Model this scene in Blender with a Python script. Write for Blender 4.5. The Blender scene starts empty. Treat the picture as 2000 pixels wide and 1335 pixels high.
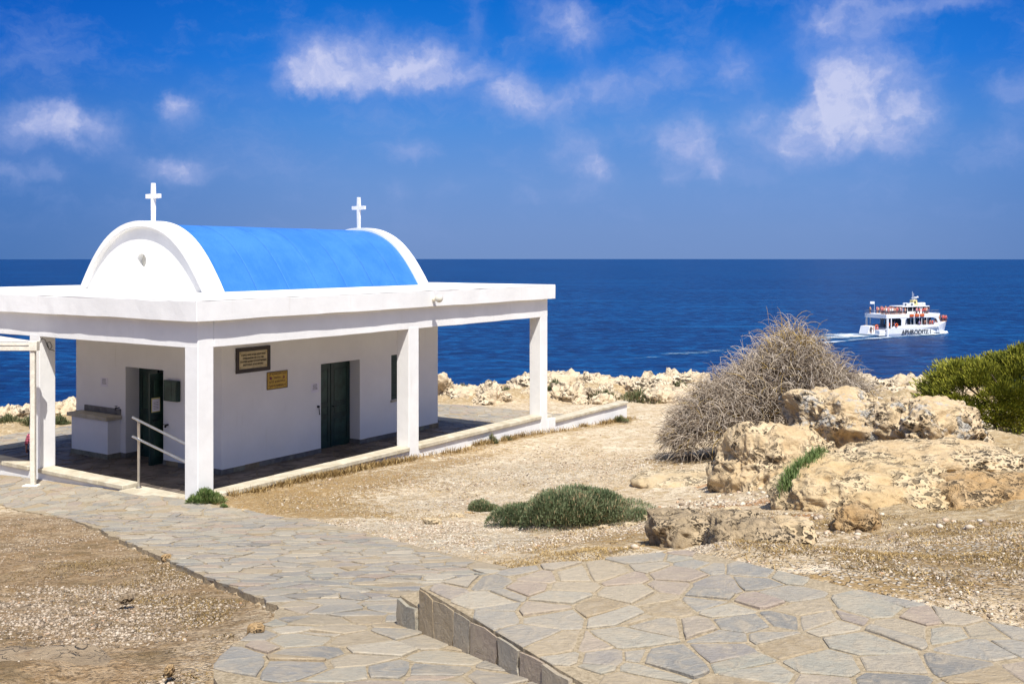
import bpy, bmesh, math, random
import numpy as np
from mathutils import Vector, Matrix, geometry
random.seed(7); rng = np.random.default_rng(7)
SC = bpy.context.scene
COL = SC.collection
# ------------------------------------------------------------------ camera
F, H, HY = 2012.0, 4.4, 500.0
cd = bpy.data.cameras.new('camera'); cam = bpy.data.objects.new('camera', cd); COL.objects.link(cam)
cd.sensor_width = 36; cd.lens = 36*F/2000; cd.shift_y = -(667.5-HY)/2000
cd.clip_start = .1; cd.clip_end = 30000
cam.location = (0, 0, H); cam.rotation_euler = (math.radians(90), 0, 0)
SC.camera = cam
# ------------------------------------------------------------------ view, sky, sun
SC.view_settings.view_transform = 'Standard'; SC.view_settings.look = 'None'
SC.view_settings.gamma = 1; SC.view_settings.use_curve_mapping = False
SC.view_settings.exposure = 0.52
SUN_EL, SUN_AZ = 58.5, -75.1          # azimuth = angle of the direction towards the sun, from +X
SUN_STRENGTH = 4.5
sd = bpy.data.lights.new('sun', 'SUN'); sd.energy = SUN_STRENGTH; sd.angle = math.radians(.5); sd.color = (1, .955, .88)
so = bpy.data.objects.new('sun', sd); COL.objects.link(so)
tos = Vector((math.cos(math.radians(SUN_EL))*math.cos(math.radians(SUN_AZ)), math.cos(math.radians(SUN_EL))*math.sin(math.radians(SUN_AZ)), math.sin(math.radians(SUN_EL))))
so.rotation_euler = (-tos).to_track_quat('-Z', 'Y').to_euler(); so.location = tos*60

# ------------------------------------------------------------------ node helper
class NT:
    def __init__(s, tree): s.t = tree; s.n = tree.nodes; s.l = tree.links
    def node(s, typ, **kw):
        n = s.n.new(typ)
        for k, v in kw.items(): setattr(n, k, v)
        return n
    def put(s, sock, v):
        if isinstance(v, bpy.types.NodeSocket): s.l.new(v, sock)
        elif v is not None:
            if hasattr(sock.default_value, '__len__') and not hasattr(v, '__len__'): v = (v,)*len(sock.default_value)
            if hasattr(v, '__len__') and len(sock.default_value) == 4 and len(v) == 3: v = (*v, 1)
            sock.default_value = v
    def m(s, op, a, b=None, c=None, clamp=False):
        n = s.node('ShaderNodeMath', operation=op, use_clamp=clamp)
        s.put(n.inputs[0], a)
        if b is not None: s.put(n.inputs[1], b)
        if c is not None: s.put(n.inputs[2], c)
        return n.outputs[0]
    def vm(s, op, a, b=None, out=0):
        n = s.node('ShaderNodeVectorMath', operation=op); s.put(n.inputs[0], a)
        if b is not None: s.put(n.inputs[1], b)
        return n.outputs[out]
    def mix(s, f, a, b, blend='MIX'):
        n = s.node('ShaderNodeMix', data_type='RGBA', blend_type=blend)
        s.put(n.inputs[0], f); s.put(n.inputs[6], a); s.put(n.inputs[7], b); return n.outputs[2]
    def mr(s, v, a, b, c=0., d=1., interp='SMOOTHSTEP'):
        n = s.node('ShaderNodeMapRange', interpolation_type=interp)
        s.put(n.inputs[0], v); s.put(n.inputs[1], a); s.put(n.inputs[2], b); s.put(n.inputs[3], c); s.put(n.inputs[4], d); return n.outputs[0]
    def ramp(s, v, pts, interp='LINEAR'):
        n = s.node('ShaderNodeValToRGB'); cr = n.color_ramp; cr.interpolation = interp
        while len(cr.elements) < len(pts): cr.elements.new(.5)
        for e, (p, c) in zip(cr.elements, pts): e.position = p; e.color = (*c, 1) if len(c) == 3 else c
        s.put(n.inputs[0], v); return n.outputs[0]
    def noise(s, vec, scale, detail=4, rough=.55, dist=0, out=0):
        n = s.node('ShaderNodeTexNoise'); s.put(n.inputs['Vector'], vec); n.inputs['Scale'].default_value = scale
        n.inputs['Detail'].default_value = detail; n.inputs['Roughness'].default_value = rough; n.inputs['Distortion'].default_value = dist
        return n.outputs[out]
    def vor(s, vec, scale, feature='F1', out=0, rand=1.):
        n = s.node('ShaderNodeTexVoronoi', feature=feature); s.put(n.inputs['Vector'], vec); n.inputs['Scale'].default_value = scale
        n.inputs['Randomness'].default_value = rand
        return n.outputs[out]

# ------------------------------------------------------------------ world
W = bpy.data.worlds.new('World'); SC.world = W; W.use_nodes = True
nt = NT(W.node_tree); nt.n.clear()
def px_dir(px, py):
    a = (px-1000)/F; e = (HY-py)/F; az = math.atan(a); return az, math.atan(e*math.cos(az))
tc = nt.node('ShaderNodeTexCoord').outputs['Generated']
sx = nt.node('ShaderNodeSeparateXYZ'); nt.l.new(tc, sx.inputs[0])
az = nt.m('ARCTAN2', sx.outputs[0], sx.outputs[1]); el = nt.m('ARCSINE', sx.outputs[2])
sky = nt.node('ShaderNodeTexSky', sky_type='NISHITA', sun_disc=False, sun_elevation=math.radians(SUN_EL), sun_rotation=math.radians(90-SUN_AZ), air_density=1.0, dust_density=1.5, ozone_density=1.0)
STR = .105
# deep polarised blue near the horizon, easing into the physical sky above
K = 1/STR/(2**SC.view_settings.exposure)
def cK(r, g, b): return (r*K, g*K, b*K)
deg = math.radians
eln = nt.m('DIVIDE', el, deg(40.), clamp=True)
base = nt.ramp(eln, [(0, (.175, .290, .57)), (.035, (.175, .300, .60)), (.10, (.150, .305, .66)), (.18, (.085, .275, .71)), (.26, (.020, .205, .72)), (.36, (.003, .145, .62)), (1, (.004, .12, .5))])
side = nt.mr(nt.m('ABSOLUTE', nt.m('SUBTRACT', az, .08)), .18, .62, 1., .0)
left = nt.mix(side, nt.mix(1, base, (.40, .62, .80), 'MULTIPLY'), base)
base = nt.vm('SCALE', left); base.node.inputs['Scale'].default_value = K
up = nt.mr(el, deg(15), deg(32))
skyc = nt.mix(up, base, sky.outputs[0])
# clouds: soft puffs set by compass direction and height, broken up by noise
cv = nt.node('ShaderNodeCombineXYZ'); nt.l.new(az, cv.inputs[0]); nt.l.new(el, cv.inputs[1]); cvec = cv.outputs[0]
n1 = nt.noise(cvec, 16, 5, .6, 0, 1); n2 = nt.noise(cvec, 55, 4, .65, 0, 1)
off = nt.vm('ADD', nt.vm('MULTIPLY', nt.vm('SUBTRACT', n1, (.5, .5, .5)), (.060, .050, 0)), nt.vm('MULTIPLY', nt.vm('SUBTRACT', n2, (.5, .5, .5)), (.017, .015, 0)))
dv = nt.vm('ADD', cvec, off)
CL = [ # px, py, half width, half height, amount
 (610, 110, 60, 50, .55), (740, 108, 95, 62, 1.15), (835, 135, 70, 48, .9), (690, 150, 150, 34, .75), (590, 150, 60, 30, .35), (890, 120, 55, 40, .35),
 (345, 210, 38, 42, .85), (330, 185, 22, 20, .4), (40, 268, 100, 55, .75), (110, 230, 70, 34, .45), (175, 265, 80, 45, .45), (320, 325, 62, 28, .6), (410, 335, 70, 22, .25), (95, 350, 60, 18, .35), (10, 350, 30, 14, .3),
 (500, 185, 45, 25, .18), (800, 302, 45, 26, .5), (775, 375, 28, 24, .35), (980, 170, 60, 60, .6), (1060, 200, 62, 38, .8), (1185, 165, 70, 42, .75), (1095, 40, 70, 48, .6), (1150, 75, 55, 48, .3), (930, 45, 30, 35, .3),
 (1430, 125, 55, 52, .7), (1315, 130, 42, 35, .35), (1640, 75, 95, 60, .5), (1610, 35, 60, 30, .3), (1820, 8, 110, 22, .5), (1710, 185, 95, 62, 1.15), (1760, 235, 70, 40, .7), (1640, 200, 55, 60, .6), (1500, 250, 62, 45, .7), (1590, 235, 45, 50, .6), (1360, 300, 55, 42, .7), (1330, 265, 50, 40, .4), (1400, 335, 30, 25, .3),
 (1115, 290, 55, 50, .35), (1160, 338, 42, 30, .5), (1320, 352, 25, 16, .35), (1030, 385, 30, 18, .3), (1990, 190, 40, 40, .35), (1960, 280, 60, 40, .3), (1700, 285, 90, 30, .35), (1560, 300, 70, 30, .35), (870, 375, 50, 20, .2), (1130, 385, 60, 20, .2),
 (1450, 380, 300, 60, .12), (1080, 240, 260, 120, .13), (1600, 230, 330, 130, .16)]
dens = None; lit = None
for (cx, cy, w, h, a) in CL:
    ca, ce = px_dir(cx, cy)
    q = nt.vm('MULTIPLY', nt.vm('SUBTRACT', dv, (ca, ce, 0)), (F/w/1.62, F/h/1.55, 0))
    L_ = nt.vm('LENGTH', q, out=1)
    mm = nt.mr(L_, 0., 1.12, a*(1.6 if a < .7 else .95), 0.)
    dens = mm if dens is None else nt.m('ADD', dens, mm)
det = nt.noise(dv, 44, 6, .56)
dens = nt.m('MULTIPLY', dens, nt.m('ADD', .30, nt.m('MULTIPLY', det, 1.35)))
wisp = nt.m('MULTIPLY', nt.mr(nt.noise(nt.vm('MULTIPLY', dv, (1, 1.9, 1)), 10, 7, .62), .44, .80), .42)
wisp = nt.m('MULTIPLY', wisp, nt.mr(el, 0.0, .12, .35, 1.))
hidef = nt.mr(dens, .0, 1.6, 0., .76)
fac = nt.m('ADD', hidef, nt.m('MULTIPLY', wisp, nt.m('SUBTRACT', 1., hidef)))
fac = nt.m('MULTIPLY', fac, nt.mr(el, .0, .03, .15, 1.))
sh_ = nt.noise(nt.vm('ADD', dv, (.013, .021, 0)), 42, 5, .6); ccol = nt.ramp(nt.mr(nt.m('MULTIPLY', dens, nt.m('ADD', .25, nt.m('MULTIPLY', sh_, 1.5))), .15, 1.9, 0, 1, 'LINEAR'), [(0, cK(.27, .38, .73)), (.5, cK(.42, .49, .81)), (1, cK(.70, .71, .91))])
skyf = nt.mix(fac, skyc, ccol)
bg = nt.node('ShaderNodeBackground'); nt.l.new(skyf, bg.inputs[0]); bg.inputs[1].default_value = STR
out = nt.node('ShaderNodeOutputWorld'); nt.l.new(bg.outputs[0], out.inputs[0])
W.cycles.sampling_method = 'MANUAL'; W.cycles.sample_map_resolution = 512

# ------------------------------------------------------------------ materials
def material(name, color=(.5, .5, .5), rough=.6, metal=0., spec=.5, build=None):
    m = bpy.data.materials.new(name); m.use_nodes = True
    t = NT(m.node_tree); p = t.n['Principled BSDF']
    t.put(p.inputs['Base Color'], color); p.inputs['Roughness'].default_value = rough
    p.inputs['Metallic'].default_value = metal; p.inputs['Specular IOR Level'].default_value = spec
    if build: build(t, p)
    return m
def objc(t): return t.node('ShaderNodeTexCoord').outputs['Object']
def geop(t): return t.node('ShaderNodeNewGeometry').outputs['Position']
def bump(t, p, h, dist=.01, strength=1.):
    b = t.node('ShaderNodeBump'); b.inputs['Distance'].default_value = dist; b.inputs['Strength'].default_value = strength
    t.put(b.inputs['Height'], h); t.l.new(b.outputs[0], p.inputs['Normal'])
def simple(name, c, rough=.6, metal=0., spec=.5, var=.12, scale=6, bd=.002, bs=60):
    def f(t, p):
        v = objc(t); n = t.noise(v, scale, 5, .6)
        t.put(p.inputs['Base Color'], t.mix(t.mr(n, .3, .7), tuple(x*(1-var) for x in c), tuple(min(1, x*(1+var)) for x in c)))
        bump(t, p, t.noise(v, bs, 3, .6), bd)
    return material(name, c, rough, metal, spec, f)
def plaster_f(c0, c1, dirt=.25):
    def f(t, p):
        v = geop(t); n = t.noise(v, 1.3, 5, .6); st = t.noise(t.vm('MULTIPLY', v, (5, 5, .6)), 1.5, 4, .6)
        c = t.mix(t.mr(n, .35, .7), c0, c1)
        c = t.mix(t.m('MULTIPLY', t.mr(st, .6, .8), dirt), c, (.60, .58, .53))
        z = t.node('ShaderNodeSeparateXYZ'); t.l.new(v, z.inputs[0])
        spk = t.mr(t.noise(v, 38, 3, .6), .70, .78)
        c = t.mix(t.m('MULTIPLY', spk, dirt*.8), c, (.42, .38, .33))
        t.put(p.inputs['Base Color'], c)
        h = t.m('ADD', t.m('MULTIPLY', t.noise(v, 4, 4, .6), 1.), t.m('MULTIPLY', t.noise(v, 70, 4, .6), .22))
        bump(t, p, h, .007)
    return f
M = {}
M['plaster'] = material('white_plaster', rough=.85, spec=.2, build=plaster_f((.75, .75, .74), (.81, .81, .80), .36))
M['plaster_wall'] = material('wall_plaster', rough=.9, spec=.2, build=plaster_f((.77, .765, .76), (.81, .805, .80), .3))
def roof_top(t, p):
    v = geop(t); n = t.noise(v, .9, 6, .65)
    t.put(p.inputs['Base Color'], t.mix(t.mr(n, .45, .62), (.83, .82, .79), (.66, .60, .50)))
M['roof_top'] = material('weathered_roof_paint', rough=.9, spec=.1, build=roof_top)
def blue_roof(t, p):
    v = objc(t); n = t.noise(v, 1.1, 5, .6); st = t.noise(t.vm('MULTIPLY', v, (3, .35, .35)), 2.5, 4, .6)
    c = t.mix(t.mr(n, .3, .7), (.030, .155, .57), (.042, .185, .63))
    c = t.mix(t.m('MULTIPLY', t.mr(st, .5, .75), .12), c, (.09, .27, .68))
    t.put(p.inputs['Base Color'], c)
    t.put(p.inputs['Roughness'], t.mr(n, .3, .7, .42, .6)); bump(t, p, t.m('ADD', t.noise(v, 2.2, 4, .6), t.m('MULTIPLY', t.noise(v, 60, 3, .6), .1)), .02)
M['blue'] = material('blue_roof_paint', rough=.5, spec=.35, build=blue_roof)
M['blue_seam'] = simple('blue_seam_paint', (.050, .205, .645), .5)
M['door'] = simple('green_door_paint', (.010, .034, .026), .42, var=.35, scale=4)
M['door_panel'] = simple('green_door_panel', (.018, .050, .034), .45, var=.4, scale=5)
M['shutter'] = simple('green_shutter_paint', (.008, .040, .030), .45, var=.3)
M['dark'] = simple('dark_metal', (.02, .02, .022), .4, .6)
M['frame'] = simple('dark_wood_frame', (.035, .024, .020), .5, var=.3)
M['marble'] = simple('engraved_marble', (.52, .43, .25), .5, var=.12, scale=12)
M['brass'] = simple('brass_plate', (.42, .27, .045), .38, .35, var=.2, scale=20)
M['brass_edge'] = simple('brass_edge', (.16, .10, .03), .4, .4)
M['ink'] = material('engraving_ink', (.025, .02, .015), .7)
M['brown_ink'] = material('brown_engraving', (.09, .04, .02), .7)
M['red_ink'] = material('dark_red_enamel', (.16, .03, .04), .6)
M['paper'] = simple('notice_paper', (.74, .72, .78), .8, var=.04)
M['folder'] = simple('yellow_plastic_pocket', (.66, .60, .24), .5)
M['cream_metal'] = simple('cream_painted_metal', (.70, .66, .56), .45, var=.12, scale=14)
M['steel'] = simple('stainless_steel', (.62, .60, .56), .28, .9, var=.1)
M['fabric'] = simple('canopy_fabric', (.62, .56, .48), .9, var=.08)
M['globe'] = simple('milky_glass', (.62, .60, .52), .25, var=.15, scale=20)
def cap_f(t, p):
    v = objc(t); n = t.noise(v, 3, 6, .65); f_ = t.noise(v, 45, 3, .6)
    c = t.mix(t.mr(n, .35, .68), (.42, .37, .27), (.58, .53, .42))
    c = t.mix(t.m('MULTIPLY', t.mr(f_, .55, .75), .4), c, (.36, .33, .27))
    t.put(p.inputs['Base Color'], c); bump(t, p, t.m('ADD', n, t.m('MULTIPLY', f_, .3)), .012)
M['cap'] = material('capping_stone', rough=.85, spec=.2, build=cap_f)
M['joint'] = simple('cement_joint', (.33, .30, .25), .9)
M['base_stone'] = [simple('skirting_stone_grey', (.15, .145, .135), .8, var=.25), simple('skirting_stone_slate', (.12, .12, .12), .8, var=.25), simple('skirting_stone_ochre', (.21, .165, .10), .8, var=.3), simple('skirting_stone_olive', (.20, .19, .14), .8, var=.3)]
M['skin'] = simple('skin', (.42, .20, .13), .5, var=.06)
M['hair'] = simple('dark_hair', (.03, .02, .015), .5)
M['shoe'] = simple('shoe_leather', (.05, .04, .04), .6)
M['jeans'] = simple('navy_cloth', (.02, .03, .07), .9)
def plaid(t, p):
    v = objc(t); w = t.node('ShaderNodeSeparateXYZ'); t.l.new(v, w.inputs[0])
    a = t.m('SINE', t.m('MULTIPLY', w.outputs[0], 110.)); b = t.m('SINE', t.m('MULTIPLY', w.outputs[2], 110.))
    c = t.mix(t.mr(a, .0, .25), (.62, .14, .20), (.16, .03, .06))
    c = t.mix(t.m('MULTIPLY', t.mr(b, .0, .25), .6), c, (.08, .02, .05)); t.put(p.inputs['Base Color'], c)
M['plaid'] = material('pink_plaid_cloth', rough=.9, build=plaid)
def stone_f(t, p):
    a = t.node('ShaderNodeAttribute', attribute_name='tint'); v = geop(t)
    r = t.ramp(a.outputs['Fac'], [(0, (.15, .155, .155)), (.14, (.24, .24, .225)), (.28, (.33, .29, .225)), (.42, (.31, .235, .19)), (.54, (.20, .205, .205)), (.66, (.36, .33, .265)), (.78, (.255, .255, .215)), (.88, (.30, .22, .12)), (1, (.42, .385, .31))])
    n = t.noise(v, 7, 6, .65, 1.2); s2 = t.noise(t.vm('MULTIPLY', v, (1, 2.5, 1)), 22, 5, .7, .8)
    c = t.mix(t.m('MULTIPLY', t.mr(n, .40, .70), .62), r, (.43, .355, .25))
    c = t.mix(t.m('MULTIPLY', t.mr(s2, .50, .70), .6), c, (.14, .12, .10)); c = t.mix(.2, c, (.34, .29, .215))
    c = t.mix(t.m('MULTIPLY', t.mr(t.noise(v, 60, 3, .6), .6, .75), .35), c, (.58, .53, .44))
    big = t.noise(v, .6, 3, .5)
    c = t.mix(t.m('MULTIPLY', t.mr(big, .45, .7), .30), c, (.42, .35, .25))
    t.put(p.inputs['Base Color'], c); bump(t, p, t.m('ADD', t.m('MULTIPLY', n, 1.), t.m('MULTIPLY', s2, .5)), .02)
M['paving'] = material('slate_paving_stone', rough=.72, spec=.3, build=stone_f)
M['paving_shade'] = simple('shade_painted_slate', (.105, .085, .07), .6, var=.55, scale=2.2)  # darker, browner copy of the paving: porch shade put into the stone colour
M['mortar_shade'] = simple('shade_painted_mortar', (.14, .115, .085), .9, var=.3)  # mortar darkened to match, same porch shade in its colour
def mortar_f(t, p):
    v = geop(t); n = t.noise(v, 40, 5, .7); b = t.noise(v, 2, 4, .6)
    c = t.mix(t.mr(n, .35, .65), (.25, .20, .13), (.41, .335, .23)); c = t.mix(t.m('MULTIPLY', t.mr(b, .5, .7), .4), c, (.30, .25, .18))
    t.put(p.inputs['Base Color'], c); bump(t, p, n, .012)
M['mortar'] = material('sandy_mortar', rough=.95, spec=.1, build=mortar_f)
def rock_mat(name, c0, c1, c2, lichen=.0, pits=.6, scale=1.):
    def f(t, p):
        v = objc(t)
        n = t.noise(v, 1.6*scale, 7, .65, .4); n2 = t.noise(v, 9*scale, 6, .7)
        c = t.mix(t.mr(n, .35, .65), c0, c1); c = t.mix(t.m('MULTIPLY', t.mr(n2, .5, .75), .7), c, c2)
        wv = t.vm('ADD', v, t.vm('MULTIPLY', t.vm('SUBTRACT', t.noise(v, 5, 3, .6, 0, 1), (.5, .5, .5)), (.22, .22, .22)))
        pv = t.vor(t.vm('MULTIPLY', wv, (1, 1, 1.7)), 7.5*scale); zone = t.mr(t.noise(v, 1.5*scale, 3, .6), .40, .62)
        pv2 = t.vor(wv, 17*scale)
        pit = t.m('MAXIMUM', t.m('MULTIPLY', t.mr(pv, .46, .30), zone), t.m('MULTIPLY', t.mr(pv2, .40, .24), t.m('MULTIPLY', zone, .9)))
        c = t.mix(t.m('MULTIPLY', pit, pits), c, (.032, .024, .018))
        if lichen:
            ln = t.mr(t.noise(v, 2.6, 5, .7), .52, .60); c = t.mix(t.m('MULTIPLY', ln, lichen), c, (.37, .365, .34))
            lk = t.mr(t.noise(v, 14, 4, .7), .58, .66); c = t.mix(t.m('MULTIPLY', t.m('MULTIPLY', lk, ln), .8), c, (.06, .06, .06))
        t.put(p.inputs['Base Color'], c)
        h = t.m('ADD', t.m('MULTIPLY', n, .9), t.m('SUBTRACT', t.m('MULTIPLY', n2, .6), t.m('MULTIPLY', pit, .8)))
        bump(t, p, h, .07)
    return material(name, rough=.92, spec=.15, build=f)
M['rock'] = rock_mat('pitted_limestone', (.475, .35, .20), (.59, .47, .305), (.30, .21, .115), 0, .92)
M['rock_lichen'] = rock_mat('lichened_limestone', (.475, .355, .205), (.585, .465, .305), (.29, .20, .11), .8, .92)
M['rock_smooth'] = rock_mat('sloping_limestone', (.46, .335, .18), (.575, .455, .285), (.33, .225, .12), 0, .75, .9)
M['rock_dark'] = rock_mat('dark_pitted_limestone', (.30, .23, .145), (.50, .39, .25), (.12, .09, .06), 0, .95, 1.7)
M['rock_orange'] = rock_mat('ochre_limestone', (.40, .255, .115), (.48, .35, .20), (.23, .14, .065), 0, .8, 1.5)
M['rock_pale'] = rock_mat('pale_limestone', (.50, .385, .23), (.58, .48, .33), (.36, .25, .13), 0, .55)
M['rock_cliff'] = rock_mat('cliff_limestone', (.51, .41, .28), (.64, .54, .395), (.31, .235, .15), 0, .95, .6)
M['slab_rock'] = rock_mat('worn_rock', (.24, .18, .115), (.33, .255, .17), (.18, .12, .07), 0, .12)
def gravel_f(t, p):
    a = t.node('ShaderNodeAttribute', attribute_name='tint')
    c = t.ramp(a.outputs['Fac'], [(0, (.13, .10, .075)), (.25, (.30, .23, .16)), (.5, (.44, .36, .27)), (.8, (.62, .56, .46)), (1, (.42, .24, .13))])
    t.put(p.inputs['Base Color'], c)
M['gravel'] = material('limestone_gravel', rough=.9, spec=.15, build=gravel_f)
def gravel_dark(t, p):
    a = t.node('ShaderNodeAttribute', attribute_name='tint')
    c = t.ramp(a.outputs['Fac'], [(0, (.08, .062, .045)), (.3, (.20, .155, .11)), (.55, (.34, .27, .195)), (.85, (.50, .43, .34)), (1, (.32, .18, .09))])
    t.put(p.inputs['Base Color'], c)
M['gravel_dark'] = material('brown_gravel', rough=.9, spec=.15, build=gravel_dark)
def ground_f(t, p):
    v = geop(t)
    A = lambda n: t.node('ShaderNodeAttribute', attribute_name=n).outputs['Fac']
    gr, gv, ea, rk, dk = A('dry'), A('gravel'), A('earth'), A('rock'), A('dull')
    n = t.noise(v, .8, 6, .62); n2 = t.noise(v, 7, 6, .7); n3 = t.noise(v, 32, 4, .65)
    c = t.mix(t.mr(n, .35, .65), (.62, .495, .33), (.75, .645, .48)); c = t.mix(t.m('MULTIPLY', t.mr(n2, .43, .62), .8), c, (.40, .28, .15)); c = t.mix(t.m('MULTIPLY', t.mr(n3, .54, .66), .7), c, (.22, .155, .09)); c = t.mix(t.m('MULTIPLY', t.mr(t.noise(v, 2.2, 6, .7), .50, .64), .55), c, (.37, .26, .12)); c = t.mix(t.m('MULTIPLY', t.mr(t.noise(v, 13, 4, .7), .58, .66), .6), c, (.25, .175, .10)); c = t.mix(t.m('MULTIPLY', t.mr(n3, .44, .33), .5), c, (.74, .66, .52))
    # dry grass patches
    g = t.mr(t.m('ADD', gr, t.m('MULTIPLY', t.m('SUBTRACT', n2, .5), 2.2)), .30, .85)
    gc = t.mix(t.mr(n3, .35, .68), (.21, .13, .052), (.42, .28, .115)); c = t.mix(t.m('MULTIPLY', g, .85), c, gc)
    e = t.mr(t.m('ADD', ea, t.m('MULTIPLY', t.m('SUBTRACT', n2, .5), .9)), .35, .8)
    c = t.mix(t.m('MULTIPLY', e, .8), c, (.42, .20, .085))
    # pebbles
    cell = t.node('ShaderNodeTexVoronoi', feature='F1'); t.put(cell.inputs['Vector'], v); cell.inputs['Scale'].default_value = 30
    cs = t.node('ShaderNodeSeparateColor'); t.l.new(cell.outputs['Color'], cs.inputs[0])
    peb = t.m('MULTIPLY', t.mr(cell.outputs['Distance'], .55, .30), t.mr(t.m('ADD', cs.outputs[0], t.m('MULTIPLY', gv, .75)), .62, .72))
    pc = t.ramp(cs.outputs[1], [(0, (.25, .18, .115)), (.35, (.56, .48, .36)), (1, (.80, .75, .66))])
    peb = t.m('MULTIPLY', t.m('MULTIPLY', peb, t.m('ADD', .35, t.m('MULTIPLY', gv, .65))), t.m('SUBTRACT', 1., t.m('MULTIPLY', dk, .75)))
    c = t.mix(peb, c, pc)
    rkm = t.mr(t.m('ADD', rk, t.m('MULTIPLY', t.m('SUBTRACT', n2, .5), .8)), .3, .7)
    rc = t.mix(t.mr(n2, .4, .65), (.37, .265, .14), (.54, .44, .29))
    pit = t.mr(t.vor(v, 4.), .22, .12); rc = t.mix(t.m('MULTIPLY', pit, .5), rc, (.12, .09, .07)); c = t.mix(rkm, c, rc)
    c = t.mix(dk, c, t.mix(1, c, (.62, .545, .47), 'MULTIPLY'))
    c = t.mix(t.m('MULTIPLY', t.mr(n3, .5, .62), t.m('MULTIPLY', dk, .7)), c, (.11, .08, .05)); dd = t.mr(t.noise(v, 2.3, 5, .7), .50, .62); c = t.mix(t.m('MULTIPLY', t.m('MULTIPLY', dd, dk), .6), c, (.16, .115, .06))
    t.put(p.inputs['Base Color'], c)
    h = t.m('ADD', t.m('MULTIPLY', n2, 1.2), t.m('ADD', t.m('MULTIPLY', n3, .4), t.m('MULTIPLY', peb, .5))); bump(t, p, h, .06)
M['ground'] = material('sandy_stony_ground', rough=.95, spec=.1, build=ground_f)
def leafmat(name, ramp, rough=.6, spec=.3):
    def f(t, p):
        a = t.node('ShaderNodeAttribute', attribute_name='tint'); t.put(p.inputs['Base Color'], t.ramp(a.outputs['Fac'], ramp))
    return material(name, rough=rough, spec=spec, build=f)
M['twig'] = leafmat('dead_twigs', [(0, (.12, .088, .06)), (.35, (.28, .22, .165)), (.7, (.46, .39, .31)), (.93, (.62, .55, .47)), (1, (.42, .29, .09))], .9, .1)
M['branch'] = leafmat('dead_branch_bark', [(0, (.08, .06, .045)), (1, (.18, .14, .11))], .95, .1)
M['juniper'] = leafmat('juniper_leaves', [(0, (.02, .032, .005)), (.4, (.12, .135, .012)), (.8, (.29, .285, .028)), (1, (.40, .37, .06))], .65)
M['succulent'] = leafmat('grey_green_leaves', [(0, (.035, .055, .022)), (.4, (.10, .135, .060)), (.75, (.19, .225, .115)), (.93, (.27, .30, .17)), (1, (.36, .27, .15))], .6)
M['scrub'] = leafmat('scrub_leaves', [(0, (.04, .055, .022)), (.5, (.12, .14, .06)), (.85, (.22, .21, .11)), (1, (.36, .27, .15))], .7)
M['straw_dark'] = leafmat('old_brown_straw', [(0, (.045, .03, .012)), (.5, (.14, .09, .035)), (1, (.30, .21, .09))], .85, .2)
M['green_grass'] = leafmat('fresh_grass', [(0, (.04, .085, .018)), (.5, (.12, .18, .05)), (1, (.30, .30, .13))], .6)
M['straw'] = leafmat('dry_straw', [(0, (.09, .055, .02)), (.5, (.26, .17, .065)), (1, (.48, .35, .16))], .8, .2)
def sea_f(t, p):
    v = geop(t)
    big = t.noise(t.vm('MULTIPLY', v, (.008, .020, 0)), 1, 5, .6); mid = t.noise(t.vm('MULTIPLY', v, (.10, .22, 0)), 1, 5, .65)
    c = t.mix(t.mr(big, .35, .68), (.0008, .019, .092), (.0012, .032, .130)); c = t.mix(t.m('MULTIPLY', t.mr(mid, .52, .75), .5), c, (.003, .075, .225))
    c = t.mix(t.m('MULTIPLY', t.mr(mid, .46, .28), .6), c, (.0008, .014, .065)); fine = t.noise(t.vm('MULTIPLY', v, (.20, .26, 0)), 1, 5, .75, .5); c = t.mix(t.m('MULTIPLY', t.mr(fine, .50, .62), .7), c, (.004, .080, .23)); c = t.mix(t.m('MULTIPLY', t.mr(fine, .49, .38), .7), c, (.0005, .009, .045))
    st_ = t.noise(t.vm('MULTIPLY', v, (.006, .055, 0)), 1, 5, .62, .3); c = t.mix(t.m('MULTIPLY', t.mr(st_, .54, .72), .55), c, (.004, .085, .24)); c = t.mix(t.m('MULTIPLY', t.mr(st_, .42, .28), .5), c, (.0006, .012, .06))
    t.put(p.inputs['Base Color'], c); p.inputs['IOR'].default_value = 1.33
    w1 = t.noise(t.vm('MULTIPLY', v, (.5, 1.0, 0)), 1, 4, .65, .6); w2 = t.noise(t.vm('MULTIPLY', v, (.13, .33, 0)), 1, 3, .6, .3)
    bump(t, p, t.m('ADD', t.m('MULTIPLY', w1, .5), t.m('MULTIPLY', w2, 1.6)), .9, .9)
M['sea'] = material('sea_water', rough=.34, spec=.10, build=sea_f)
def foam_f(t, p):
    a = t.node('ShaderNodeAttribute', attribute_name='foam'); v = geop(t)
    n = t.noise(t.vm('MULTIPLY', v, (.14, .7, 0)), 1, 6, .72, .8)
    al = t.mr(t.m('ADD', a.outputs['Fac'], t.m('MULTIPLY', t.m('SUBTRACT', n, .5), 3.2)), .35, 1.15)
    t.put(p.inputs['Base Color'], t.mix(t.mr(al, .2, .8), (.03, .25, .44), (.78, .82, .84))); t.put(p.inputs['Alpha'], al)
M['foam'] = material('sea_foam', rough=.8, build=foam_f)
M['hull'] = simple('white_boat_paint', (.80, .82, .84), .35, var=.05, scale=.8)
M['hull_grey'] = simple('grey_boat_panel', (.52, .56, .60), .5, var=.1, scale=1)  # plain grey for main deck, roof box and ladder
M['navy'] = simple('navy_boat_stripe', (.012, .02, .045), .4)
M['glass_dark'] = material('tinted_glass', (.012, .018, .028), .12)
M['letter'] = material('dark_lettering', (.015, .022, .035), .5)
M['orange'] = simple('orange_plastic', (.80, .13, .03), .5)
M['raft'] = simple('raft_cover_orange', (.55, .12, .035), .6)
M['yellow'] = simple('pale_yellow_box', (.66, .56, .25), .5)

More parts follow.
